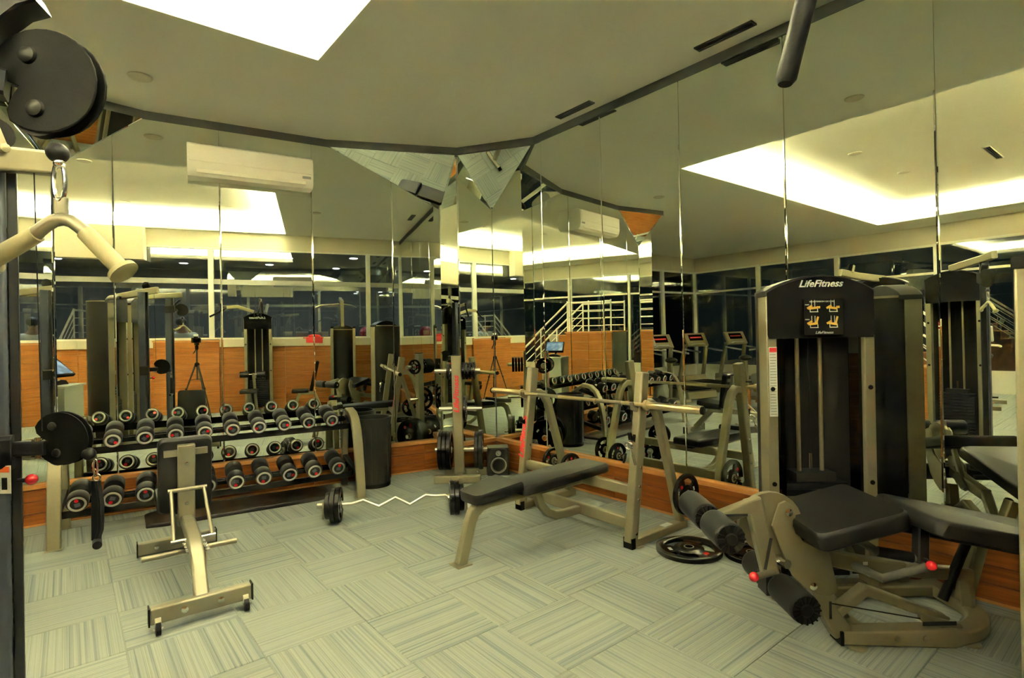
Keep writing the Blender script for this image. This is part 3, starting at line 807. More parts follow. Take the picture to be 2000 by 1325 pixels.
# barbell on the hooks
XB, ZB = 3.105, .997
bb = thing('barbell', 'long steel barbell resting across the bench press hooks', 'barbell', (XB, 3.03, ZB))
MB().cyl((0, -.68, 0), (0, .68, 0), .0142, 16).build('shaft', 'brass_steel', bb)
for s in (-1, 1):
    MB().lathe((0, s * .655, 0), (0, s, 0), [(0, .022), (0, .036), (.02, .036), (.024, .0255), (.43, .0255), (.437, .022)], 20).build('sleeve', 'brass_steel', bb)
    MB().lathe((0, s * 1.091, 0), (0, s, 0), [(0, .0262), (.012, .0262), (.014, .02)], 20).build('end_cap', 'black_plastic', bb)
for y0, y1 in ((-.45, -.2), (.2, .45)): MB().cyl((0, y0, 0), (0, y1, 0), .0147, 16).build('knurling', 'nickel', bb)
# spring collar hanging at the near upright
sc_ = thing('collar_clip', 'chrome spring collar with black grips hanging on the bench upright', 'clip', (3.022, 2.455, .715))
b = MB(); b.torus((0, 0, 0), (1, 0, .1), .026, .004, 24, 6); b.torus((.008, 0, 0), (1, 0, .1), .026, .004, 24, 6); b.torus((-.008, 0, 0), (1, 0, .1), .026, .004, 24, 6)
b.build('spring', 'chrome', sc_)
for s in (-1, 1):
    MB().tube([(0, s * .018, -.02), (0, s * .03, -.06)], .004, 8).build('arm', 'chrome', sc_)
    MB().tube([(0, s * .03, -.055), (0, s * .052, -.125)], .0085, 10).build('grip', 'black_rubber' if s > 0 else 'chrome', sc_)
MB().cyl((-.005, 0, .027), (.045, 0, .027), .006, 8).build('hook_pin', 'chrome', sc_)
# plates on the storage pegs
plate(.15, .032, (3.55, 2.36, .30), (R(20), 0, R(90)), 'black grip plate on the storage peg of the bench beside the leg machine', 'plates stored on the bench press')
plate(.125, .03, (3.55, 3.56, .30), (R(70), 0, R(90)), 'black grip plate on the storage peg behind the bench pad', 'plates stored on the bench press')
plate(.125, .03, (3.52, 3.76, .33), (R(10), 0, R(90)), 'black grip plate on the far storage peg of the bench near the speaker', 'plates stored on the bench press')
plate(.218, .036, (3.27, 2.16, .019), (0, R(90), R(200)), 'large black grip plate lying flat on the carpet beside the bench', 'plates lying on the carpet')
plate(.17, .034, (3.50, 1.84, .018), (0, R(90), R(60)), 'smaller black grip plate lying on the carpet under the leg rollers', 'plates lying on the carpet')

# ------------------------------------------------------------------ curl bar with plates on the floor
ea, eb = V(1.70, 4.41, .143), V(2.525, 3.93, .143)
ed = (eb - ea).normalized(); ez_a = math.atan2(ed.y, ed.x)
ez = thing('curl_bar', 'chrome zigzag curl bar loaded with plates lying on the carpet', 'barbell', (ea.x, ea.y, .143), ez_a)
L_ = (eb - ea).length
zz = [(.03, 0), (.12, .0), (.21, .03), (.34, -.045), (.47, .038), (.59, -.045), (.72, .045), (.80, .03), (L_ - .07, .03), (L_ - .03, 0)]
zz = [(x, y) for x, y in zz if x < L_]
pts = [V(x, y * .85, y * .55) for x, y in zz]
MB().tube(pts, .0148, 12).build('shaft', 'chrome', ez)
for s, x in ((-1, .05), (1, L_ - .05)):
    MB().lathe((x, 0, 0), (s, 0, 0), [(0, .033), (.012, .033), (.014, .024), (.20, .024), (.205, .02)], 18).build('sleeve', 'chrome', ez)
    cl = MB(); cl.torus((x + s * .155, 0, 0), (1, 0, 0), .028, .005, 22, 6); cl.torus((x + s * .146, 0, 0), (1, 0, 0), .028, .005, 22, 6)
    cl.tube([(x + s * .15, .01, -.025), (x + s * .155, .025, -.11)], .010, 8); cl.tube([(x + s * .15, -.01, -.025), (x + s * .155, -.02, -.105)], .010, 8)
    cl.build('spring_collar', 'nickel', ez)
    for k in range(3):
        q_ = ea + ed * (x + s * (.034 + k * .040))
        plate((.141, .141, .110)[k], .038, V(q_.x, q_.y, .143 + .0), (random.uniform(0, 6), 0, ez_a),
              'black plate on the curl bar, %s at the %s end' % (('inner', 'middle', 'small outer')[k], 'dumbbell rack' if s < 0 else 'bench'), 'plates on the curl bar')

# ------------------------------------------------------------------ selector towers (weight stack in a shrouded frame)
def tower(root, off, x0, x1, y, top, head_z, logo=True, stack_top=.64, depth=.34, T=None, front_panel=True):
    """front faces -y of the local frame; adds parts to root"""
    def B():
        b = MB(off); b.M = T; return b
    w = x1 - x0; cx = (x0 + x1) / 2
    for x in (x0, x1 - .055):
        B().box(x, x + .055, y, y + .10, .02, top - .10).build('upright', 'silver', root, bevel=.004)
        for z in (top - .62, top - 1.14):
            lo = V(x + .0275, y, z)
            B().lathe(lo, (0, -1, 0), [(0, .013), (.005, .012), (.007, .004)], 12).build('bolt', 'black_plastic', root)
    # rear shroud: swept half shell
    n = 14; out = []; inn = []
    for i in range(n + 1):
        a = PI * i / n
        out.append((cx - (w / 2 - .01) * math.cos(a), y + .07 + (depth - .07) * math.sin(a) ** .7))
        inn.append((cx - (w / 2 - .03) * math.cos(a), y + .07 + (depth - .09) * math.sin(a) ** .7))
    poly = out + inn[::-1]
    b = B()
    vs = [V(u, v, z) for z in (.10, top - .10) for u, v in poly]
    m = len(poly); fs = []
    for i in range(n):
        fs += [(i, i+1, m+i+1, m+i), (m-1-i, m+m-1-i, m+m-2-i, m-2-i), (m+i, m+i+1, 2*m-2-i, 2*m-1-i), (i, m-1-i, m-2-i, i+1)]
    fs += [(0, m, 2*m-1, m-1), (n, n+1, m+n+1, m+n)]
    b.add(vs, fs).build('shroud', 'shroud', root)
    lid = B(); m2 = n + 1
    lid.add([V(u, v, z) for z in (top - .10, top - .085) for u, v in out], [tuple(range(m2)), tuple(range(2*m2-1, m2-1, -1))] + [(i, i+m2, (i+1) % m2 + m2, (i+1) % m2) for i in range(m2)]).build('shroud_lid', 'silver', root)
    # cap with arched front
    arch = [(x0 - .006, top - .115)]
    for i in range(13):
        t_ = i / 12
        arch.append((x0 - .006 + (w + .012) * t_, top - .085 + .085 * math.sin(PI * t_) ** .8))
    arch.append((x1 + .006, top - .115))
    B().prism(arch, lambda u, v, d: V(u, d, v), y + .0, y + .13).build('cap', 'shroud', root, bevel=.004)
    if front_panel:
        pn = [(x0 + .012, head_z), (x1 - .012, head_z), (x1 - .004, head_z + .02), (x1 - .004, top - .10)]
        for i in range(12, -1, -1):
            t_ = i / 12
            pn.append((x0 + .004 + (w - .008) * t_, top - .094 + .082 * math.sin(PI * t_) ** .8))
        pn += [(x0 + .004, head_z + .02)]
        pb = B()
        # gently bulged front panel
        fr = lambda u, v, d: V(u, y - .028 * (1 if d else 0) * max(0.0, 1 - ((u - cx) / (w / 2)) ** 4) - (.004 if d else -.02), v)
        pb.prism(pn, fr, 0, 1)
        pb.build('header_panel', 'black_gloss', root)
    for k in (-1, 1):
        B().cyl((cx + k * .065, y + .13, .10), (cx + k * .065, y + .13, head_z + .05), .0115, 12).build('guide_rod', 'brass_steel', root)
    npl = 14; hh = (stack_top - .12) / npl
    for k in range(npl):
        B().box(cx - .17, cx + .17, y + .06, y + .20, .12 + hh * k, .12 + hh * (k + 1) - .004).build('stack_plate', 'black_paint', root, smooth=False)
    B().box(cx - .11, cx + .11, y + .07, y + .19, stack_top, stack_top + .05).build('top_plate', 'shroud', root, smooth=False)
    B().cyl((cx, y + .13, stack_top + .05), (cx, y + .13, stack_top + .15), .010, 10).build('selector_stem', 'chrome', root)
    B().cyl((cx, y + .13, stack_top + .15), (cx, y + .13, head_z + .03), .003, 6).build('cable', 'black_rubber', root)
    B().box(x0, x1, y + .02, y + .09, .02, .09).build('cross_member', 'silver', root, smooth=False)
    B().box(x0, x1, y + .02, y + .09, head_z + .02, head_z + .07).build('cross_member', 'silver', root, smooth=False)
    return cx

# ------------------------------------------------------------------ leg extension and curl machine by the side mirror
LO = V(1.70, 2.80, 0)
lm = thing('leg_curl_machine', 'leg extension and curl machine with black arched header and foam rollers', 'gym machine', c2w(1.70, 2.80), SLANT)
cx = tower(lm, LO, 1.392, 1.982, 3.0, 1.79, 1.445)
L = lambda: MB(LO)
lt = text('LifeFitness', .052, 'white_print', lm, (cx - LO.x - .015, 3.0 - LO.y - .034, 1.738), (R(90), 0, 0), .35, sx=1.08, bold=.0012)
pl_ = L().box(cx - .105, cx + .105, 2.966, 2.9685, 1.462, 1.655).build('instruction_placard', 'slate_steel', lm, smooth=False)
pl_.data.materials[0] = MATS['black_plastic']
for i, (dx, dz) in enumerate(((-.055, .055), (.05, .055), (-.055, -.03), (.05, -.03))):
    b = L(); ox, oz = cx + dx, 1.56 + dz; yy = 2.964
    b.box(ox - .02, ox + .025, yy, yy + .002, oz - .03, oz - .026); b.box(ox - .02, ox - .017, yy, yy + .002, oz - .03, oz - .008)
    b.box(ox + .02, ox + .023, yy, yy + .002, oz - .03, oz - .012); b.box(ox - .012, ox - .010, yy, yy + .002, oz - .01, oz + .035); b.box(ox + .006, ox + .008, yy, yy + .002, oz - .01, oz + .035)
    b.build('diagram_lines', 'white_print', lm, smooth=False)
    b = L(); b.obox((ox - .004, yy, oz - .008), (.05, .002, .012), Quaternion((0, 1, 0), R(10 if i % 2 else -6)))
    b.obox((ox - .022, yy, oz - .002 if i < 2 else oz + .0), (.03, .002, .010), Quaternion((0, 1, 0), R(-30)))
    if i > 1: b.obox((ox + .018, yy, oz + .012), (.010, .002, .038), Quaternion((0, 1, 0), R(15)))
    else: b.obox((ox + .026, yy, oz - .004), (.018, .002, .012))
    b.build('diagram_figure', 'yellow_print', lm, smooth=False)
text('LEG EXTENSION / LEG CURL', .0105, 'white_print', lm, (cx - LO.x - .01, 2.9645 - LO.y, 1.642), (R(90), 0, 0))
text('START', .008, 'white_print', lm, (cx - LO.x - .09, 2.9645 - LO.y, 1.625), (R(90), 0, 0))
text('FINISH', .008, 'white_print', lm, (cx - LO.x - .09, 2.9645 - LO.y, 1.545), (R(90), 0, 0))
text('LifeFitness', .020, 'white_print', lm, (cx - LO.x, 2.9645 - LO.y, 1.474), (R(90), 0, 0), .32, sx=1.15)
L().box(1.402, 1.445, 2.998, 3.0, 1.02, 1.40).build('warning_label', 'white_print', lm, smooth=False)
L().box(1.404, 1.443, 2.9965, 2.998, 1.372, 1.396).build('label_header', 'red_print', lm, smooth=False)
b = L()
for k in range(22): b.box(1.406, 1.406 + random.uniform(.028, .035), 2.9966, 2.998, 1.36 - k * .0155 - .004, 1.36 - k * .0155)
b.build('label_text', 'grey_plastic', lm, smooth=False)
L().box(1.855, 1.925, 3.03, 3.034, .14, 1.45).build('shield', 'smoke_shield', lm, smooth=False)
L().box(1.447, 1.50, 3.03, 3.034, .14, 1.45).build('shield', 'smoke_shield', lm, smooth=False)
# base: front beam turning back towards the tower
pts = [(1.51, 2.60, .045), (2.02, 2.575, .045)] + arc((2.02, 2.875), .30, -90, 0, 8, lambda u, v: V(u + .0, v, .045)) + [(2.32, 3.1, .045)]
L().rtube(pts, .09, .062).build('base_beam', 'silver', lm, bevel=.004)
L().box(1.503, 1.518, 2.552, 2.648, .012, .078).build('end_cap', 'black_plastic', lm, bevel=.003, smooth=False)
L().rtube([(1.40, 3.05, .045), (2.34, 3.05, .045)], .09, .062).build('rear_beam', 'silver', lm, bevel=.004)
L().rtube([(1.62, 2.62, .05), (1.62, 3.03, .05)], .06, .06).build('cross_beam', 'silver', lm)
for x, y in ((1.58, 2.56), (2.12, 2.57), (2.3, 3.05), (1.45, 3.05)):
    L().lathe((x, y, 0), (0, 0, 1), [(0, .04), (.008, .04), (.016, .025)], 16).build('levelling_foot', 'nickel', lm)
for x in (1.755, 1.885):
    L().lathe((x, 2.538, .05), (0, -1, 0), [(0, .015), (.006, .013), (.009, .004)], 12).build('bolt', 'nickel', lm)
L().rtube([(1.525, 2.60, .06), (1.455, 2.60, .18), (1.40, 2.58, .32)], .075, .09, up=(1, 0, .5)).build('front_post', 'silver', lm, bevel=.003)
L().box(1.452, 1.462, 2.553, 2.556, .14, .22).build('slot', 'vent_dark', lm, smooth=False)
L().rtube([(1.50, 2.66, .20), (1.60, 2.7, .07)], .05, .05).build('diagonal_brace', 'silver', lm)
plate_poly = [(1.197, .700), (1.225, .712), (1.258, .690), (1.270, .645), (1.255, .600), (1.30, .53), (1.372, .490), (1.419, .475), (1.455, .300), (1.42, .278), (1.372, .280), (1.31, .315), (1.250, .372), (1.195, .505), (1.162, .60), (1.180, .655)]
L().prism(plate_poly, lambda u, v, d: V(u, d, v), 2.485, 2.50).build('side_plate', 'silver', lm, bevel=.003, smooth=False)
L().prism([(u + .02, v) for u, v in plate_poly], lambda u, v, d: V(u, d, v), 2.63, 2.645).build('side_plate', 'silver', lm, bevel=.003, smooth=False)
for x, z in ((1.236, .662), (1.339, .327)):
    L().lathe((x, 2.485, z), (0, -1, 0), [(0, .019), (.008, .017), (.012, .005)], 14).build('pivot_bolt', 'chrome', lm)
# cam and arms with rollers
cam_poly = [(1.05 + .145 * math.cos(R(a)) * (1.0 if a < 200 else .9) + .12, .60 + .145 * math.sin(R(a))) for a in range(0, 360, 15)]
L().prism(cam_poly, lambda u, v, d: V(u, d, v), 2.515, 2.545).build('cam', 'silver', lm, bevel=.002, smooth=False)
L().rtube([(1.10, 2.47, .715), (.855, 2.42, .648)], .045, .06).build('upper_arm', 'silver', lm, bevel=.003)
L().box(.90, 1.02, 2.41, 2.414, .672, .682).build('slot', 'vent_dark', lm, smooth=False)
L().rtube([(1.065, 2.47, .73), (1.145, 2.46, .35)], .055, .07, up=(1, 0, 0)).build('lower_arm', 'silver', lm, bevel=.003)
b = L(); b.M = Matrix.Translation((1.112, 2.4235, .50)) @ Matrix.Rotation(R(12), 4, 'Y'); b.box(-.006, .006, -.002, .002, -.07, .07); b.build('slot', 'vent_dark', lm, smooth=False)
def roller(x, z, ya, yb):
    r = .062
    f = L().lathe((x, ya, z), (0, 1, 0), [(0, r * .55), (0, r * .9), (.006, r * .98), (.02, r), (yb - ya - .02, r), (yb - ya - .006, r * .98), (yb - ya, r * .9), (yb - ya, r * .5)], 30).build('foam_roller', 'black_rubber', lm)
    e_ = L()
    e_.lathe((x, ya - .004, z), (0, 1, 0), [(0, r * .42), (-.006, r * .34), (-.006, .001)], 20)
    for k in range(16):
        a = 2 * PI * k / 16
        c0 = V(x + math.cos(a) * r * .70, ya - .001, z + math.sin(a) * r * .70)
        e_.obox(c0, (r * .46, .012, .007), Quaternion((0, 1, 0), -a))
    e_.build('end_cap', 'black_plastic', f, smooth=False)
roller(.862, .65, 2.20, 2.395); roller(.862, .65, 2.46, 2.70)
roller(1.158, .36, 2.20, 2.41); roller(1.158, .36, 2.53, 2.68)
L().cyl((.862, 2.21, .65), (.862, 2.71, .65), .012, 12).build('axle', 'chrome', lm)
L().cyl((1.158, 2.21, .36), (1.158, 2.69, .36), .012, 12).build('axle', 'chrome', lm)
kb = L().cyl((1.045, 2.40, .412), (1.14, 2.44, .41), .014, 12).build('pull_pin', 'nickel', lm)
L().ball((1.035, 2.395, .412), .021).build('red_knob', 'red', kb)
L().box(1.10, 1.19, 2.42, 2.51, .315, .40).build('roller_bracket', 'black_paint', lm, bevel=.003, smooth=False)
L().cyl((1.21, 2.45, .44), (1.19, 2.52, .44), .02, 12).build('stop_bolt', 'chrome', lm)
# pads
M1 = Matrix.Translation((1.455, 2.50, .635)) @ Matrix.Rotation(R(-14), 4, 'Y')
pad(rrect(-.20, .20, -.235, .235, .04), -.03, .045, M1, LO).build('thigh_pad', 'vinyl', lm)
M2_ = Matrix.Translation((2.175, 2.49, .553)) @ Matrix.Rotation(R(12.0), 4, 'Y')
pad(rrect(-.43, .43, -.225, .225, .05), -.03, .045, M2_, LO).build('torso_pad', 'vinyl', lm)
L().rtube([(1.30, 2.54, .54), (1.62, 2.54, .60), (1.75, 2.54, .58), (2.45, 2.54, .43)], .05, .05).build('pad_rail', 'black_paint', lm)
L().rtube([(1.43, 2.57, .43), (1.62, 2.57, .385), (1.80, 2.57, .36)], .06, .075).build('mid_beam', 'silver', lm, bevel=.003)
L().rtube([(1.80, 2.57, .36), (2.25, 2.75, .25), (2.30, 2.80, .06)], .055, .06).build('mid_beam', 'silver', lm, bevel=.003)
L().rtube([(1.56, 2.62, .44), (1.64, 2.6, .36)], .035, .045).build('strut', 'nickel', lm)
L().rtube([(1.50, 2.6, .60), (1.60, 2.6, .39)], .03, .03, up=(1, 0, 0)).build('strut', 'nickel', lm)
hd = L().tube([(1.60, 2.56, .50), (1.62, 2.47, .485), (1.76, 2.43, .468), (1.785, 2.40, .462), (1.77, 2.37, .452), (1.56, 2.34, .418), (1.54, 2.5, .41)], .019, 12).build('hand_grip', 'grip_grey', lm)
L().tube([(1.625, 2.468, .484), (1.755, 2.431, .469)], .0225, 14).build('grip_sleeve', 'black_rubber', hd)
L().rtube([(1.50, 2.585, .16), (1.64, 2.60, .255), (1.72, 2.60, .225), (2.02, 2.60, .105)], .06, .045).build('link_lever', 'silver', lm, bevel=.003)
L().prism([(1.87, .155), (2.06, .105), (2.07, .085), (2.0, .08), (1.88, .12)], lambda u, v, d: V(u, d, v), 2.555, 2.575).build('foot_guide', 'silver', lm, smooth=False)
L().box(1.885, 2.04, 2.552, 2.556, .10, .118).build('slot', 'vent_dark', lm, smooth=False)
L().tube([(1.46, 2.56, .21), (1.88, 2.56, .13)], .003, 6).build('cable', 'black_rubber', lm)
L().rtube([(1.80, 2.44, .60), (1.78, 2.42, .45)], .05, .05, up=(1, 0, 0)).build('adjust_post', 'black_paint', lm)
kk = L().cyl((1.775, 2.36, .468), (1.78, 2.42, .468), .012, 10).build('pull_pin', 'black_paint', lm)
L().ball((1.772, 2.345, .468), .021).build('red_knob', 'red', kk)
L().tube([(2.18, 2.66, .44), (2.06, 2.66, .17)], .022, 12).build('hand_grip', 'black_rubber', lm)
L().rtube([(2.32, 2.86, .06), (2.28, 2.7, .46)], .06, .07, up=(1, 0, 0)).build('rear_post', 'silver', lm, bevel=.003)
L().rtube([(1.95, 3.08, .40), (1.98, 3.08, .26), (2.06, 3.08, .15), (2.18, 3.08, .08)], .05, .05).build('gusset', 'silver', lm)
L().box(1.60, 1.622, 2.535, 2.5365, .395, .41).build('serial_label', 'white_print', lm, smooth=False)

# ------------------------------------------------------------------ adjustable incline bench
IO = V(.55, 3.36, 0)
ib = thing('incline_bench', 'nickel adjustable bench with upright black backrest on small wheels', 'bench', IO, R(-2.5))
MB().rtube([(-.235, 0, .085), (.235, 0, .085)], .055, .085).build('rear_foot', 'nickel', ib, bevel=.003)
MB().rtube([(-.24, 1.24, .06), (.24, 1.24, .06)], .055, .09).build('front_foot', 'nickel', ib, bevel=.003)
for s in (-1, 1):
    MB().box(s * .242 - .004, s * .242 + .004, -.032, .032, .04, .13).build('end_cap', 'black_plastic', ib, smooth=False)
    MB().box(s * .242 - .004, s * .242 + .004, 1.208, 1.272, .012, .108).build('end_cap', 'black_plastic', ib, smooth=False)
    wl = MB().lathe((s * .205 - .014, -.058, .032), (1, 0, 0), [(0, .02), (.003, .032), (.025, .032), (.028, .02)], 18).build('wheel', 'black_rubber', ib)
    MB().cyl((s * .205 - .024, -.058, .032), (s * .205 + .024, -.058, .032), .007, 8).build('wheel_axle', 'chrome', wl)
    MB().rtube([(s * .205, -.03, .075), (s * .205, -.058, .045)], .03, .02).build('caster_bracket', 'nickel', ib)
    MB().lathe((s * .085, -.028, .085), (0, -1, 0), [(0, .019), (.006, .017), (.01, .005)], 14).build('bolt', 'chrome', ib)
    MB().lathe((s * .13, 1.21, .06), (0, -1, 0), [(0, .016), (.006, .014), (.009, .004)], 14).build('bolt', 'chrome', ib)
    MB().tube([(s * .098, .34, .335), (s * .088, .585, .575)], .011, 10).build('support_rod', 'nickel', ib)
MB().rtube([(0, .03, .10), (0, .16, .24), (0, .30, .335), (0, .55, .36)], .072, .075, up=(0, 0, 1)).build('spine', 'nickel', ib, bevel=.003)
MB().rtube([(0, .50, .36), (0, .95, .36), (0, 1.22, .08)], .07, .07).build('front_spine', 'nickel', ib, bevel=.003)
b = MB()
for s in (-1, 1):
    b.box(s * .040 - .003, s * .040 + .003, .12, .45, .235, .315)
    for k in range(6): b.cyl((s * .044, .15 + k * .05, .315 + .004), (s * .056, .15 + k * .05, .315 + .004), .010, 8)
b.build('ladder_plate', 'chrome', ib)
MB().cyl((-.115, .34, .335), (.115, .34, .335), .011, 10).build('cross_pin', 'chrome', ib)
MB().cyl((-.105, .585, .575), (.105, .585, .575), .013, 10).build('cross_pin', 'nickel', ib)
MB().cyl((-.25, .47, .23), (.25, .47, .23), .0165, 12).build('foot_peg', 'nickel', ib)
# back pad seen from behind: leaning up from the hinge
Mb = Matrix.Translation((0, .70, .38)) @ Matrix.Rotation(R(90 + 8), 4, 'X')
pad(rrect(-.15, .15, .02, .505, .035), -.075, -.012, Mb).build('back_pad', 'vinyl', ib)
b = MB(); b.M = Mb; b.rtube([(0, -.05, .018), (0, .475, .018)], .095, .05, up=(0, 0, 1)); b.build('back_spine', 'nickel', ib, bevel=.003)
b = MB(); b.M = Mb; b.box(-.12, .12, .40, .44, -.012, .006); b.build('pad_strap', 'nickel', ib, smooth=False)
for v_ in (.36, .10):
    b = MB(); b.M = Mb; b.lathe((0, v_, .043), (0, 0, 1), [(0, .013), (.005, .011), (.007, .004)], 12); b.build('bolt', 'chrome', ib)
Ms = Matrix.Translation((0, .93, .415)) @ Matrix.Rotation(R(6), 4, 'X')
pad(rrect(-.15, .15, -.16, .19, .035), .0, .062, Ms).build('seat_pad', 'vinyl', ib)
MB().box(-.05, .05, .8, 1.05, .375, .42).build('seat_bracket', 'black_paint', ib, smooth=False)

# ------------------------------------------------------------------ dual cable machine beside the camera
CO = V(-.45, 2.15, 0)
cm = thing('cable_machine', 'dual adjustable cable machine with dark kidney-shaped pulley shields at the left edge', 'gym machine', CO)
K = lambda: MB(CO)
C1 = (-.20, 1.42); C2 = (-.215, 2.86)
for (cx_, cy_), nm in ((C1, 0), (C2, 1)):
    K().rtube([(cx_, cy_, .03), (cx_, cy_, 2.16)], .085, .075, up=(0, 1, 0)).build('column', 'slate_steel', cm, bevel=.004)
    K().rtube([(cx_ + .06, cy_ + .0, .03), (cx_ + .06, cy_ + .0, 2.16)], .03, .05, up=(0, 1, 0)).build('guide_rail', 'black_paint', cm)
    hp = K().cyl((cx_ - .045, cy_, .35), (cx_ + .044, cy_, .35), .010, 8).build('hole_pin', 'vent_dark', cm)
    for k in range(1, 22): child(cm, hp, (0, 0, k * .075))
for yb in (1.78, 2.52):
    T = Matrix.Translation((-.55, yb, 0)) @ Matrix.Rotation(R(90), 4, 'Z')
    tower(cm, CO, -.27, .27, 0, 2.13, 1.75, T=T, depth=.42)
# top beams
K().rtube([(-.60, 1.80, 2.15), (-.20, 1.42, 2.20), (-.03, 1.30, 2.22)], .06, .085).build('top_beam', 'silver', cm, bevel=.004)
K().rtube([(-.62, 2.50, 2.10), (-.30, 2.71, 2.15), (-.035, 2.815, 2.195)], .06, .09).build('top_beam', 'silver', cm, bevel=.004)
K().rtube([(-.72, 1.6, .05), (-.72, 2.75, .05)], .09, .07).build('base_beam', 'silver', cm)
K().rtube([(-.70, 1.65, .05), C1 + (.05,)], .08, .07).build('base_beam', 'silver', cm)
K().rtube([(-.70, 2.6, .05), C2 + (.05,)], .08, .07).build('base_beam', 'silver', cm)
# guide pulley and bracket on the beam end
K().lathe((-.19, 2.735, 2.255), (.45, -.9, 0), [(-.012, .05), (-.012, .055), (-.004, .047), (.004, .047), (.012, .055), (.012, .05)], 24).build('guide_pulley', 'black_plastic', cm)
K().rtube([(-.165, 2.715, 2.19), (-.195, 2.705, 2.285)], .03, .006, up=(.45, -.9, 0)).build('pulley_bracket', 'silver', cm, smooth=False)
K().lathe((-.165, 2.71, 2.20), (.45, -.9, 0), [(0, .016), (.008, .016), (.010, .01)], 14).build('bolt', 'silver', cm)
K().tube([(-.087, 2.776, 2.14), (-.077, 2.776, 1.15)], .0024, 6).build('cable', 'black_rubber', cm)
# pulley shields: kidney outline, plane square to the camera axes
def kidney(scale, notch_left=True):
    pts = []
    for a in range(0, 360, 12):
        r = 1.0 + .06 * math.cos(R(2 * a + 30))
        d = abs((a - 192 + 180) % 360 - 180)
        if d < 30: r *= .45 + .55 * (d / 30) ** 1.2
        pts.append((r * scale * math.cos(R(a)), r * scale * math.sin(R(a)) * 1.06))
    return pts
def shield(c, name_bolts, sc, flip=1):
    ex = V(.7763, -.6304, 0); ey = V(.6304, .7763, 0)
    c = V(*c)
    fr = lambda u, v, d: c + ex * u + V(0, 0, 1) * v * flip + ey * d
    o = None
    for d0, d1 in ((-.015, -.010), (.010, .015)):
        o = K().prism(kidney(sc), fr, d0, d1).build('pulley_shield', 'black_plastic', cm, bevel=.003, smooth=False)
        for bu, bv in name_bolts:
            K().lathe(fr(bu, bv, d0), -ey, [(0, .017), (.006, .015), (.010, .006)], 16).build('shield_bolt', 'shroud', o)
    for bu, bv in name_bolts:
        K().lathe(fr(bu, bv, -.009), ey, [(0, .048), (.0, .05), (.008, .042), (.010, .042), (.018, .05), (.018, .048)], 24).build('pulley_wheel', 'black_rubber', cm)
    return fr
fu = shield((-.020, 1.368, 1.972), ((-.025, .048), (-.012, -.053)), .098)
fl = shield((-.014, 2.757, 1.118), ((-.03, .048), (-.015, -.055)), .102)
# carriages
K().rtube([(-.24, 1.42, 1.972), (-.10, 1.42, 1.985)], .10, .12).build('carriage', 'black_paint', cm, bevel=.004)
K().rtube([(-.12, 1.41, 1.985), (-.10, 1.405, 2.07), (-.06, 1.39, 2.115), (-.03, 1.377, 2.13)], .06, .03).build('shield_yoke', 'black_paint', cm)
K().rtube([(-.13, 1.41, 1.97), (-.08, 1.405, 1.965)], .05, .05).build('shield_yoke', 'black_paint', cm)
K().rtube([(-.25, 2.87, 1.075), (-.155, 2.85, 1.075)], .11, .13).build('carriage', 'black_paint', cm, bevel=.004)
K().rtube([(-.17, 2.845, 1.085), (-.062, 2.785, 1.085)], .055, .055).build('shield_yoke', 'black_paint', cm, bevel=.003)
b = K()
for z in (1.055, 1.112): b.cyl((-.105, 2.80, z), (-.075, 2.785, z), .010, 10)
b.cyl((-.088, 2.79, 1.045), (-.088, 2.79, 1.125), .012, 10)
b.build('yoke_pin', 'chrome', cm)
# warning label and selector pin on the low carriage
ex = V(.7763, -.6304, 0); ey = V(.6304, .7763, 0)
def lab(u0, u1, z0, z1, m, nm, d, base):
    c = V(*base)
    K().add([c + ex*u0 + ey*d + V(0,0,z0), c + ex*u1 + ey*d + V(0,0,z0), c + ex*u1 + ey*d + V(0,0,z1), c + ex*u0 + ey*d + V(0,0,z1),
             c + ex*u0 + ey*(d+.003) + V(0,0,z0), c + ex*u1 + ey*(d+.003) + V(0,0,z0), c + ex*u1 + ey*(d+.003) + V(0,0,z1), c + ex*u0 + ey*(d+.003) + V(0,0,z1)],
            [(0,1,2,3),(7,6,5,4),(0,4,5,1),(1,5,6,2),(2,6,7,3),(3,7,4,0)]).build(nm, m, cm, smooth=False)
LBc = (-.165, 2.80, 0)
lab(-.09, .004, .925, 1.03, 'white_print', 'warning_label', -.012, LBc)
lab(-.085, .0, 1.005, 1.026, 'orange_print', 'label_header', -.0135, LBc)
for k in range(6): lab(-.08, -.035, .985 - k * .010, .989 - k * .010, 'black_plastic', 'label_text', -.0135, LBc)
lab(-.028, -.008, .94, .985, 'black_plastic', 'label_figure', -.0135, LBc)
kp = K().tube([V(-.15, 2.83, .962), V(-.115, 2.80, .966)], .0085, 10).build('selector_pin', 'black_paint', cm)
K().ball((-.110, 2.796, .967), .0205).build('red_knob', 'red', kp)
# swivel balls and clips
K().ball(V(-.008, 1.359, 1.840), .019, 18, 12).build('cable_ball', 'black_rubber', cm)
K().ball(V(.062, 2.692, 1.055), .024, 16, 10).build('cable_ball', 'black_rubber', cm)
def ringlink(c, h, w, r, nm):
    c = V(*c)
    pts = [c + ex * (w * math.cos(t_)) + V(0, 0, h * math.sin(t_)) for t_ in [2 * PI * k / 24 for k in range(25)]]
    K().tube(pts, r, 8, up=ey).build(nm, 'chrome', cm)
ringlink((-.006, 1.357, 1.785), .038, .011, .004, 'carabiner')
K().ball(V(-.006, 1.357, 1.82), .010, 12, 8).build('swivel', 'chrome', cm)
vh = thing('cable_attachment', 'chrome V handle with tan grips hanging from the high pulley', 'attachment', (0, 0, 1.70))
hc = V(-.004, 1.356, 1.712)
K0 = lambda: MB((0, 0, 1.70))
def hv(u, z): return hc + ex * u + V(0, 0, z)
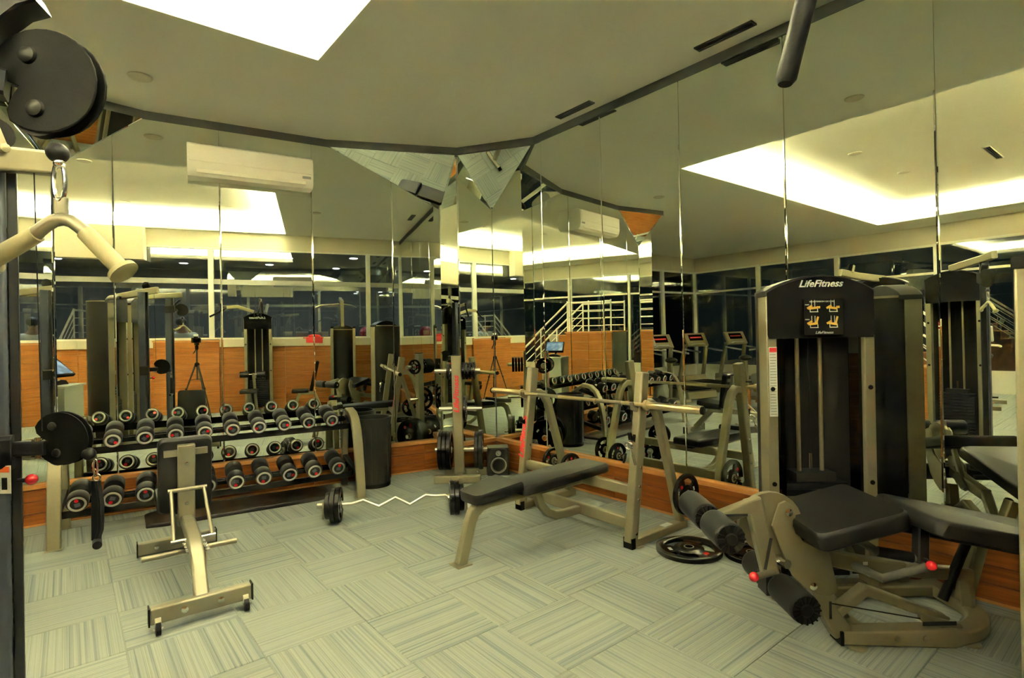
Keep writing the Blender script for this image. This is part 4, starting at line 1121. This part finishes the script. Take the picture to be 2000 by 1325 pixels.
K0().tube([hv(-.055, -.031), hv(-.035, -.014), hv(-.015, -.002), hv(.004, .001), hv(.020, -.004), hv(.037, -.017), hv(.058, -.037)], .0125, 14, up=ey).build('bar', 'nickel', vh)
K0().obox(hv(0, .022), (.026, .008, .042), Quaternion((0, 0, 1), SLANT)).build('eyelet', 'nickel', vh, bevel=.003, smooth=False)
K0().tube([hv(-.048, -.027), hv(-.135, -.075)], [.0158, .0175], 16, up=ey).build('grip', 'grip_tan', vh)
K0().tube([hv(.046, -.026), hv(.113, -.098)], [.0158, .0165], 16, up=ey).build('grip', 'grip_tan', vh)
K0().lathe(hv(.112, -.097), ex * .067 - V(0, 0, .072), [(0, .018), (.001, .026), (.010, .027), (.014, .020)], 20).build('grip_flange', 'grip_tan', vh)
K0().lathe(hv(-.134, -.0745), -ex * .087 - V(0, 0, .048), [(0, .018), (.001, .026), (.010, .027), (.014, .020)], 20).build('grip_flange', 'grip_tan', vh)
sh = thing('stirrup_strap', 'black strap handle clipped to the low pulley in front of the dumbbell rack', 'attachment', (.083, 2.677, .70))
S0 = lambda: MB((.083, 2.677, .70))
def sv(u, z, d=0): return V(.083, 2.677, 0) + ex * u + ey * d + V(0, 0, z)
pts = [sv(.008 * math.cos(t_) - .002, 1.0 + .032 * math.sin(t_)) for t_ in [2 * PI * k / 20 for k in range(21)]]
S0().tube(pts, .0035, 8, up=ey).build('carabiner', 'chrome', sh)
S0().torus(sv(.002, .962), ey, .014, .0035, 22, 8).build('ring', 'chrome', sh)
S0().rtube([sv(.0, .95), sv(-.002, .86), sv(-.004, .72)], .032, .012, up=tuple(ey)).build('strap', 'black_rubber', sh)
S0().rtube([sv(.006, .95), sv(.018, .86), sv(.014, .76), sv(.0, .72)], .012, .02, up=tuple(ey)).build('strap', 'black_rubber', sh)
S0().tube([sv(.030, .713, -.04), sv(-.062, .713, .08)], .0155, 14).build('tube_grip', 'black_rubber', sh)

# ------------------------------------------------------------------ pulldown machine with arms, behind the camera
PO = V(.98, -.15, 0)
pm = thing('pulldown_machine', 'pulldown machine with swinging arms and knee rollers before the wainscot', 'gym machine', PO)
Q = lambda: MB(PO)
Tq = Matrix.Translation((.98, -.09, 0)) @ Matrix.Rotation(R(180), 4, 'Z')
tower(pm, PO, -.25, .25, 0, 1.98, 1.66, T=Tq, depth=.36)
Q().rtube([(1.06, -.2, 2.0), (1.07, .15, 2.16), (1.065, .40, 2.20)], .05, .06).build('arm', 'silver', pm, bevel=.003)
Q().tube([(1.062, .41, 2.22), (1.0555, .431, 2.075), (1.0255, .456, 1.932), (1.0235, .457, 1.922)], [.0185, .0185, .0185, .012], 18).build('arm_grip', 'black_rubber', pm)
Q().rtube([(.90, -.2, 2.0), (.62, -.12, 2.10), (.44, -.08, 2.08)], .05, .06).build('arm', 'silver', pm, bevel=.003)
Q().tube([(.43, -.08, 2.08), (.34, -.11, 1.99), (.16, -.16, 1.90)], .0185, 14).build('arm_grip', 'black_rubber', pm)
for s in (-.06, .06):
    Q().lathe((.98 + s, -.06, 1.93), (1, 0, 0), [(-.01, .05), (-.01, .055), (0, .047), (.01, .055), (.01, .05)], 20).build('pulley', 'black_plastic', pm)
Q().rtube([(.98, -.1, .05), (.86, .34, .05)], .08, .07).build('base_beam', 'silver', pm)
Q().rtube([(.89, .22, .06), (.84, .24, .44)], .06, .06, up=(1, 0, 0)).build('seat_post', 'silver', pm)
pad(rrect(.69, 1.0, .10, .44, .04), .45, .51, None, PO).build('seat_pad', 'vinyl', pm)
Q().rtube([(.95, .02, .06), (.90, .03, .80)], .05, .05, up=(0, 1, 0)).build('knee_post', 'silver', pm)
Q().cyl((.66, .03, .78), (1.12, .03, .78), .012, 10).build('axle', 'chrome', pm)
for x0, x1 in ((.66, .82), (.96, 1.12)):
    Q().lathe((x0, .03, .78), (1, 0, 0), [(0, .04), (.004, .058), (.15, .058), (x1 - x0, .04)], 22).build('foam_roller', 'vinyl', pm)
text('LifeFitness', .06, 'white_print', pm, (0, .094, 1.88), (R(90), 0, R(180)), .32, sx=1.15)

# ------------------------------------------------------------------ lat row tower at the frame edge
RO = V(2.49, .25, 0); RS = V(.062, -.05, 0)
rm = thing('lat_machine', 'lat machine tower with dark shroud and wide bar standing beside the leg machine', 'gym machine', RO + RS)
Tr = Matrix.Translation((2.49, .06, 0)) @ Matrix.Rotation(R(0), 4, 'Z')
tower(rm, RO, -.235, .235, 0, 1.73, 1.42, T=Tr, depth=.34)
q_ = lambda: MB(RO)
q_().rtube([(2.70, .36, .03), (2.70, .36, 1.66)], .05, .07, up=(0, 1, 0)).build('rear_upright', 'silver', rm, bevel=.004)
q_().rtube([(2.28, .36, .03), (2.28, .36, 1.66)], .05, .07, up=(0, 1, 0)).build('rear_upright', 'silver', rm, bevel=.004)
q_().box(2.67, 2.73, .32, .40, 1.66, 1.70).build('post_cap', 'black_plastic', rm, bevel=.003, smooth=False)
q_().box(2.25, 2.31, .32, .40, 1.66, 1.70).build('post_cap', 'black_plastic', rm, bevel=.003, smooth=False)
q_().rtube([(2.49, .2, 1.70), (2.49, .1, 2.2), (2.47, -.22, 2.28)], .06, .07).build('top_arm', 'silver', rm)
q_().cyl((2.47, -.22, 2.25), (2.47, -.22, 2.18), .004, 6).build('cable', 'black_rubber', rm)
q_().tube([(1.98, -.22, 2.10), (2.1, -.22, 2.15), (2.47, -.22, 2.18), (2.68, -.22, 2.15), (2.80, -.22, 2.10)], .015, 10).build('lat_bar', 'chrome', rm)
q_().rtube([(2.2, .1, .05), (2.8, .1, .05)], .08, .07).build('base_beam', 'silver', rm)
# upright bench behind it
ub = thing('upright_bench', 'black upright exercise bench standing before the timber wainscot', 'bench', (1.92, -.1, 0), R(0))
Mu = Matrix.Translation((.02, -.05, .40)) @ Matrix.Rotation(R(12), 4, 'Y') @ Matrix.Rotation(R(90), 4, 'Y')
pad(rrect(-.62, .0, -.13, .13, .04), -.03, .035, Mu).build('back_pad', 'vinyl', ub)
pad(rrect(-.34, -.02, -.14, .14, .04), .38, .44, None).build('seat_pad', 'vinyl', ub)
MB().rtube([(-.3, 0, .05), (-.2, 0, .36), (.08, 0, .36), (.2, 0, .05)], .06, .06).build('frame', 'silver', ub)
for x in (-.3, .2): MB().rtube([(x, -.2, .035), (x, .2, .035)], .06, .06).build('foot', 'silver', ub)

# ------------------------------------------------------------------ photographer's camera on its tripod
tp = thing('camera_tripod', 'black tripod carrying a camera, reflected in the mirror wall', 'tripod', (0, 0, 0), SLANT)
for a in (80, 205, 330):
    d = V(math.cos(R(a)), math.sin(R(a)), 0)
    lg = MB().tube([V(0, -.09, .98) + d * .03, V(0, -.09, .5) + d * .19, V(0, -.09, .012) + d * .345], [.016, .013, .009], 10).build('leg', 'carbon', tp)
    MB().lathe(V(0, -.09, .55) + d * .178, d * .33 - V(0, 0, 1), [(0, .019), (.03, .019)], 10).build('leg_lock', 'black_rubber', lg)
    MB().ball(V(0, -.09, .012) + d * .345, .012, 8, 6).build('rubber_foot', 'black_rubber', lg)
    MB().cyl(V(0, -.09, .72), V(0, -.09, .70) + d * .12, .006, 6).build('spreader', 'carbon', lg)
MB().cyl((0, -.09, .70), (0, -.09, 1.28), .014, 12).build('centre_column', 'carbon', tp)
MB().lathe((0, -.09, .95), (0, 0, 1), [(0, .03), (.02, .042), (.06, .042), (.08, .02)], 16).build('collar', 'black_plastic', tp)
MB().lathe((0, -.09, 1.27), (0, 0, 1), [(0, .022), (.03, .03), (.07, .03), (.09, .02)], 16).build('tripod_head', 'black_plastic', tp)
MB().tube([(0, -.10, 1.32), (.05, -.22, 1.26), (.07, -.32, 1.20)], [.007, .008, .012], 10).build('pan_handle', 'black_rubber', tp)
MB().box(-.03, .03, -.12, -.06, 1.36, 1.40).build('quick_plate', 'black_paint', tp, smooth=False)
cmr = thing('photo_camera', 'black camera with pale flash on the tripod', 'camera', (0, 0, 1.40), SLANT)
MB().box(-.07, .07, -.15, -.075, .003, .10).build('body', 'black_plastic', cmr, bevel=.008)
MB().lathe((0, -.08, .06), (0, 1, 0), [(0, .036), (.045, .036), (.055, .034), (.055, .028), (.045, .026)], 22).build('lens', 'black_gloss', cmr)
MB().box(-.028, .028, -.14, -.08, .10, .125).build('prism_hump', 'black_plastic', cmr, bevel=.006)
MB().box(-.035, .035, -.135, -.085, .125, .165).build('flash', 'white_print', cmr, bevel=.006)
MB().box(.045, .075, -.15, -.065, .0035, .09).build('hand_grip', 'black_rubber', cmr, bevel=.006)

# ------------------------------------------------------------------ person behind the wainscot
pe = thing('person', 'person in a white shirt with bowed head behind the timber wainscot', 'person', (-.46, -1.07, 0))
pe.scale = (1.08, 1.08, 1.08)
def skin_mesh(name, verts, edges, m, parent, sub=1):
    me = bpy.data.meshes.new(name); me.from_pydata([v[0] for v in verts], edges, [])
    o = bpy.data.objects.new(name, me); COL.objects.link(o); o.parent = parent
    md = o.modifiers.new('skin', 'SKIN')
    for i, v in enumerate(verts):
        r = v[1] if isinstance(v[1], tuple) else (v[1], v[1])
        me.skin_vertices[0].data[i].radius = r
    me.skin_vertices[0].data[0].use_root = True
    md.use_smooth_shade = True
    sd = o.modifiers.new('smooth', 'SUBSURF'); sd.levels = sub; sd.render_levels = sub + 1
    me.materials.append(MATS[m])
    return o
bv = [((0, 0, .95), (.15, .11)), ((0, .01, 1.15), (.15, .105)), ((0, .03, 1.38), (.18, .11)), ((0, .06, 1.50), (.09, .08)), ((0, .10, 1.57), (.055, .055)), ((0, .15, 1.63), (.075, .09)), ((0, .20, 1.68), (.07, .08)),
      ((-.19, .04, 1.42), .055), ((-.27, .09, 1.18), .045), ((-.15, .25, 1.04), .036), ((-.09, .31, 1.04), (.04, .022)),
      ((.19, .04, 1.42), .055), ((.27, .09, 1.18), .045), ((.15, .25, 1.04), .036), ((.09, .31, 1.04), (.04, .022)),
      ((-.10, 0, .86), .085), ((-.11, .02, .48), .06), ((-.11, -.01, .09), .042), ((-.12, .14, .035), .038),
      ((.10, 0, .86), .085), ((.11, .02, .48), .06), ((.11, -.01, .09), .042), ((.12, .14, .035), .038)]
be = [(0,1),(1,2),(2,3),(3,4),(4,5),(5,6),(2,7),(7,8),(8,9),(9,10),(2,11),(11,12),(12,13),(13,14),(0,15),(15,16),(16,17),(17,18),(0,19),(19,20),(20,21),(21,22)]
skin_mesh('body', bv, be, 'skin', pe)
sv_ = [((0, 0, .93), (.17, .125)), ((0, .01, 1.15), (.17, .125)), ((0, .03, 1.38), (.205, .135)), ((0, .055, 1.49), (.12, .11)),
       ((-.20, .04, 1.42), .072), ((-.25, .07, 1.24), .062), ((.20, .04, 1.42), .072), ((.25, .07, 1.24), .062)]
skin_mesh('shirt', sv_, [(0,1),(1,2),(2,3),(2,4),(4,5),(2,6),(6,7)], 'shirt', pe)
tv = [((0, 0, .95), (.16, .12)), ((-.10, 0, .86), .10), ((-.11, .02, .48), .075), ((-.11, -.01, .10), .065), ((.10, 0, .86), .10), ((.11, .02, .48), .075), ((.11, -.01, .10), .065)]
skin_mesh('trousers', tv, [(0,1),(1,2),(2,3),(0,4),(4,5),(5,6)], 'trousers', pe)
hb = MB().ball((0, .165, 1.685), .098, 18, 12, (.92, 1.08, .85)); hb.build('hair', 'hair', pe)
fb_ = MB()
for s in (-1, 1):
    fb_.ball((s * .03, .262, 1.62), .011, 8, 6)
fb_.build('eyes', 'hair', pe)
MB().ball((0, .285, 1.60), .016, 8, 6, (.8, 1, 1.2)).build('nose', 'skin', pe)
MB().obox((0, .268, 1.565), (.045, .012, .008)).build('mouth', 'red_cloth', pe)

# ------------------------------------------------------------------ reception cabinet with touch monitor
DK = V(-.86, 3.95, 0)
dk = thing('cabinet', 'pale grey open shelf cabinet beside the cable machine, seen in the mirror', 'cabinet', DK, R(6))
b = MB(); b.box(-.22, -.20, -.2, .22, 0, .98); b.box(.20, .22, -.2, .22, 0, .98); b.box(-.22, .20, .20, .22, 0, .98); b.build('carcass', 'cabinet', dk, smooth=False)
MB().box(-.24, .24, -.22, .24, .98, 1.0).build('top', 'cabinet', dk, bevel=.003, smooth=False)
for z in (.03, .28, .52, .74, .88): MB().box(-.2, .2, -.2, .2, z, z + .018).build('shelf', 'cabinet', dk, smooth=False)
mn = thing('touch_monitor', 'black tilted touch monitor with blue screen on the grey cabinet', 'monitor', (DK.x, DK.y, 1.0), R(20))
MB().prism([(-.13, 0), (.12, 0), (.10, .03), (-.02, .06), (-.09, .05)], lambda u, v, d: V(d, u, v), -.09, .09).build('stand_base', 'shroud', mn, bevel=.004)
MB().rtube([(0, .0, .04), (0, .05, .12), (0, .02, .18)], .09, .03).build('stand_neck', 'black_plastic', mn)
Mm = Matrix.Translation((0, .0, .20)) @ Matrix.Rotation(R(40), 4, 'Y') @ Matrix.Rotation(R(90), 4, 'Z')
b = MB(); b.M = Mm; b.box(-.19, .19, -.15, .15, -.025, .015); b.build('bezel', 'black_plastic', mn, bevel=.006)
b = MB(); b.M = Mm; b.box(-.165, .165, -.125, .125, .0155, .017); b.build('screen', 'screen', mn, smooth=False)

# ------------------------------------------------------------------ stairs with white railing and timber platform
st = thing('staircase', 'timber staircase and platform with white tubular railing, seen in the mirrors', 'staircase', (-5.45 + 2.4, 1.9 + 1.15, 0))
SO = (-5.45, 1.9, 0)
MB(SO).box(-5.95, -5.02, 2.2, 3.35, 0, 1.46).build('platform', 'plaster', st, smooth=False)
for r in range(7):
    for y0, y1 in ((2.2, 2.78), (2.78, 3.35)):
        MB(SO).box(-5.02, -5.0, y0 + .002, y1 - .002, .004 + r * .208, .209 + r * .208).build('plank', 'wood_wain', st, smooth=False)
MB(SO).box(-5.97, -4.98, 2.18, 3.37, 1.46, 1.49).build('platform_top', 'wood_cap', st, smooth=False)
for k in range(7):
    y0 = .80 + k * .2
    MB(SO).box(-5.9, -5.03, y0, y0 + .2, 0, .2 + k * .2).build('step', 'wood_wain', st, smooth=False)
    MB(SO).box(-5.92, -5.0, y0 - .02, y0 + .2, .2 + k * .2, .22 + k * .2).build('tread', 'wood_cap', st, smooth=False)
for xs in (-5.03, -5.9):
    for lev in (.72, .53, .35, .17):
        MB(SO).tube([(xs, .82, .25 + lev), (xs, 2.24, 1.46 + lev), (xs, 3.32, 1.46 + lev)], .024 if lev == .72 else .010, 8).build('rail', 'white_paint', st)
    for y, z in ((.84, .22), (1.5, .85), (2.24, 1.49), (2.78, 1.49), (3.32, 1.49)):
        MB(SO).cyl((xs, y, z), (xs, y, z + .73), .018, 8).build('baluster', 'white_paint', st)
stl = thing('stool', 'small timber stool beside the staircase', 'stool', (-2.1, 4.95, 0))
MB().box(-.2, .2, -.15, .15, .42, .45).build('seat', 'wood_cap', stl, bevel=.003, smooth=False)
for x in (-.17, .17):
    for y in (-.12, .12): MB().box(x - .018, x + .018, y - .018, y + .018, 0, .42).build('leg', 'wood_wain', stl, smooth=False)
MB().box(-.17, .17, -.012, .012, .15, .19).build('stretcher', 'wood_wain', stl, smooth=False)

# ------------------------------------------------------------------ cardio machines by the windows
def treadmill(loc, rz, label):
    o = thing('treadmill', label, 'treadmill', loc, rz, 'treadmills facing the night windows')
    MB().prism([(-.95, .02), (.75, .02), (.80, .16), (.45, .22), (-.92, .17)], lambda u, v, d: V(d, u, v), -.40, .40).build('deck', 'silver', o, bevel=.01)
    MB().box(-.27, .27, -.9, .42, .2, .222).build('belt', 'black_rubber', o, smooth=False)
    MB().prism([(.42, .20), (.82, .16), (.80, .30), (.52, .34)], lambda u, v, d: V(d, u, v), -.38, .38).build('motor_cover', 'silver', o, bevel=.01)
    for s in (-1, 1):
        MB().rtube([(s * .38, .62, .2), (s * .36, .50, .8), (s * .33, .42, 1.12)], .07, .09, up=(1, 0, 0)).build('upright', 'silver', o)
        MB().tube([(s * .36, .45, 1.02), (s * .37, .15, .98), (s * .37, -.12, .95)], .02, 10).build('handrail', 'grey_plastic', o)
    M = Matrix.Translation((0, .42, 1.22)) @ Matrix.Rotation(R(62), 4, 'X')
    b = MB(); b.M = M; b.box(-.34, .34, -.17, .20, -.03, .03); b.build('console', 'silver', o, bevel=.015)
    b = MB(); b.M = M; b.box(-.22, .22, -.02, .15, .03, .034); b.build('display', 'black_gloss', o, smooth=False)
    b = MB(); b.M = M; b.box(-.18, .18, .05, .085, .0342, .036); b.build('red_readout', 'red_print', o, smooth=False)
    MB().tube([(-.33, .40, 1.08), (-.15, .30, 1.14), (.15, .30, 1.14), (.33, .40, 1.08)], .017, 10).build('cross_bar', 'grey_plastic', o)
    return o
def bike(loc, rz, label):
    o = thing('exercise_bike', label, 'exercise bike', loc, rz, 'upright exercise bikes')
    MB().rtube([(0, -.5, .06), (0, .5, .06)], .09, .07).build('base', 'silver', o)
    for y in (-.5, .5): MB().rtube([(-.26, y, .05), (.26, y, .05)], .07, .07).build('foot', 'silver', o)
    MB().prism([(-.15, .10), (.36, .10), (.40, .42), (.22, .62), (-.05, .55)], lambda u, v, d: V(d, u, v), -.07, .07).build('housing', 'grey_plastic', o, bevel=.015)
    MB().rtube([(0, -.22, .1), (0, -.26, .82)], .06, .06, up=(0, 1, 0)).build('seat_post', 'silver', o)
    MB().ball((0, -.27, .88), .14, 14, 8, (.8, 1, .45)).build('saddle', 'vinyl', o)
    MB().rtube([(0, .26, .5), (0, .36, 1.12)], .07, .06, up=(0, 1, 0)).build('front_post', 'silver', o)
    MB().tube([(-.24, .12, 1.06), (-.22, .3, 1.08), (0, .36, 1.10), (.22, .3, 1.08), (.24, .12, 1.06)], .018, 10).build('handlebar', 'grey_plastic', o)
    M = Matrix.Translation((0, .38, 1.27)) @ Matrix.Rotation(R(65), 4, 'X')
    b = MB(); b.M = M; b.box(-.17, .17, -.13, .15, -.025, .025); b.build('console', 'grey_plastic', o, bevel=.015)
    b = MB(); b.M = M; b.box(-.12, .12, -.02, .11, .025, .028); b.build('display', 'lens_grey', o, smooth=False)
    for s in (-1, 1):
        MB().rtube([(s * .085, .08, .30), (s * .085, .08 + s * .12, .30 - s * .10)], .025, .03, up=(1, 0, 0)).build('crank', 'nickel', o)
        MB().box(s * .15 - .05, s * .15 + .05, .08 + s * .12 - .05, .08 + s * .12 + .05, .29 - s * .10, .31 - s * .10).build('pedal', 'black_plastic', o, smooth=False)
    return o
treadmill((-3.1, 7.5, 0), R(15), 'silver treadmill nearest the mirrored end pier')
treadmill((-4.6, 7.5, 0), R(15), 'silver treadmill in the middle of the window row')
treadmill((-6.0, 7.2, 0), R(15), 'silver treadmill in the corner of the night windows')
bike((-2.0, 7.0, 0), R(10), 'grey exercise bike beside the mirrored end pier')
bike((-3.2, 5.6, 0), R(-160), 'grey exercise bike facing the treadmills')
bike((-4.6, 2.25, 0), R(-95), 'grey exercise bike standing alone behind the staircase')
bike((-5.4, 5.2, 0), R(200), 'grey exercise bike by the window wall')

# ------------------------------------------------------------------ small things by the rear wall
tw = MB()
tw.rings([[V(x, y, z) for x, y in ((-.2, -.06), (.2, -.055), (.2, .06), (-.2, .055))] for z in (0, .02)])
tw.rings([[V(-.14, .06, .021), V(.18, .062, .021), V(.18, .072, -.1), V(-.14, .07, -.09)], [V(-.14, .062, .028), V(.18, .066, .028), V(.18, .080, -.1), V(-.14, .078, -.09)]])
tw.ball((.02, 0, .045), .08, 12, 8, (1.6, .6, .5))
two = tw.build('towel', 'red_cloth'); two.location = (2.0, -.555, 1.461); tag(two, 'crumpled red towel on the cream window sill', 'towel')
for (x, y, m, lb) in ((2.78, -1.25, 'ball_blue', 'blue exercise ball behind the internal window'), (3.16, -1.3, 'ball_red', 'red exercise ball behind the internal window')):
    sd = thing('ball_stand', lb.replace('exercise ball', 'ball stand post under the ball'), 'stand', (x, y, 0))
    MB().cyl((0, 0, .0), (0, 0, 1.38), .03, 10).build('post', 'black_paint', sd)
    MB().lathe((0, 0, 0), (0, 0, 1), [(0, .2), (.02, .2), (.03, .05)], 20).build('base', 'black_paint', sd)
    MB().torus((0, 0, 1.40), (0, 0, 1), .1, .012, 24, 8).build('cradle', 'black_paint', sd)
    bo = MB().ball((0, 0, 0), .17, 24, 16).build('exercise_ball', m); bo.location = (x, y, 1.545); tag(bo, lb, 'ball')
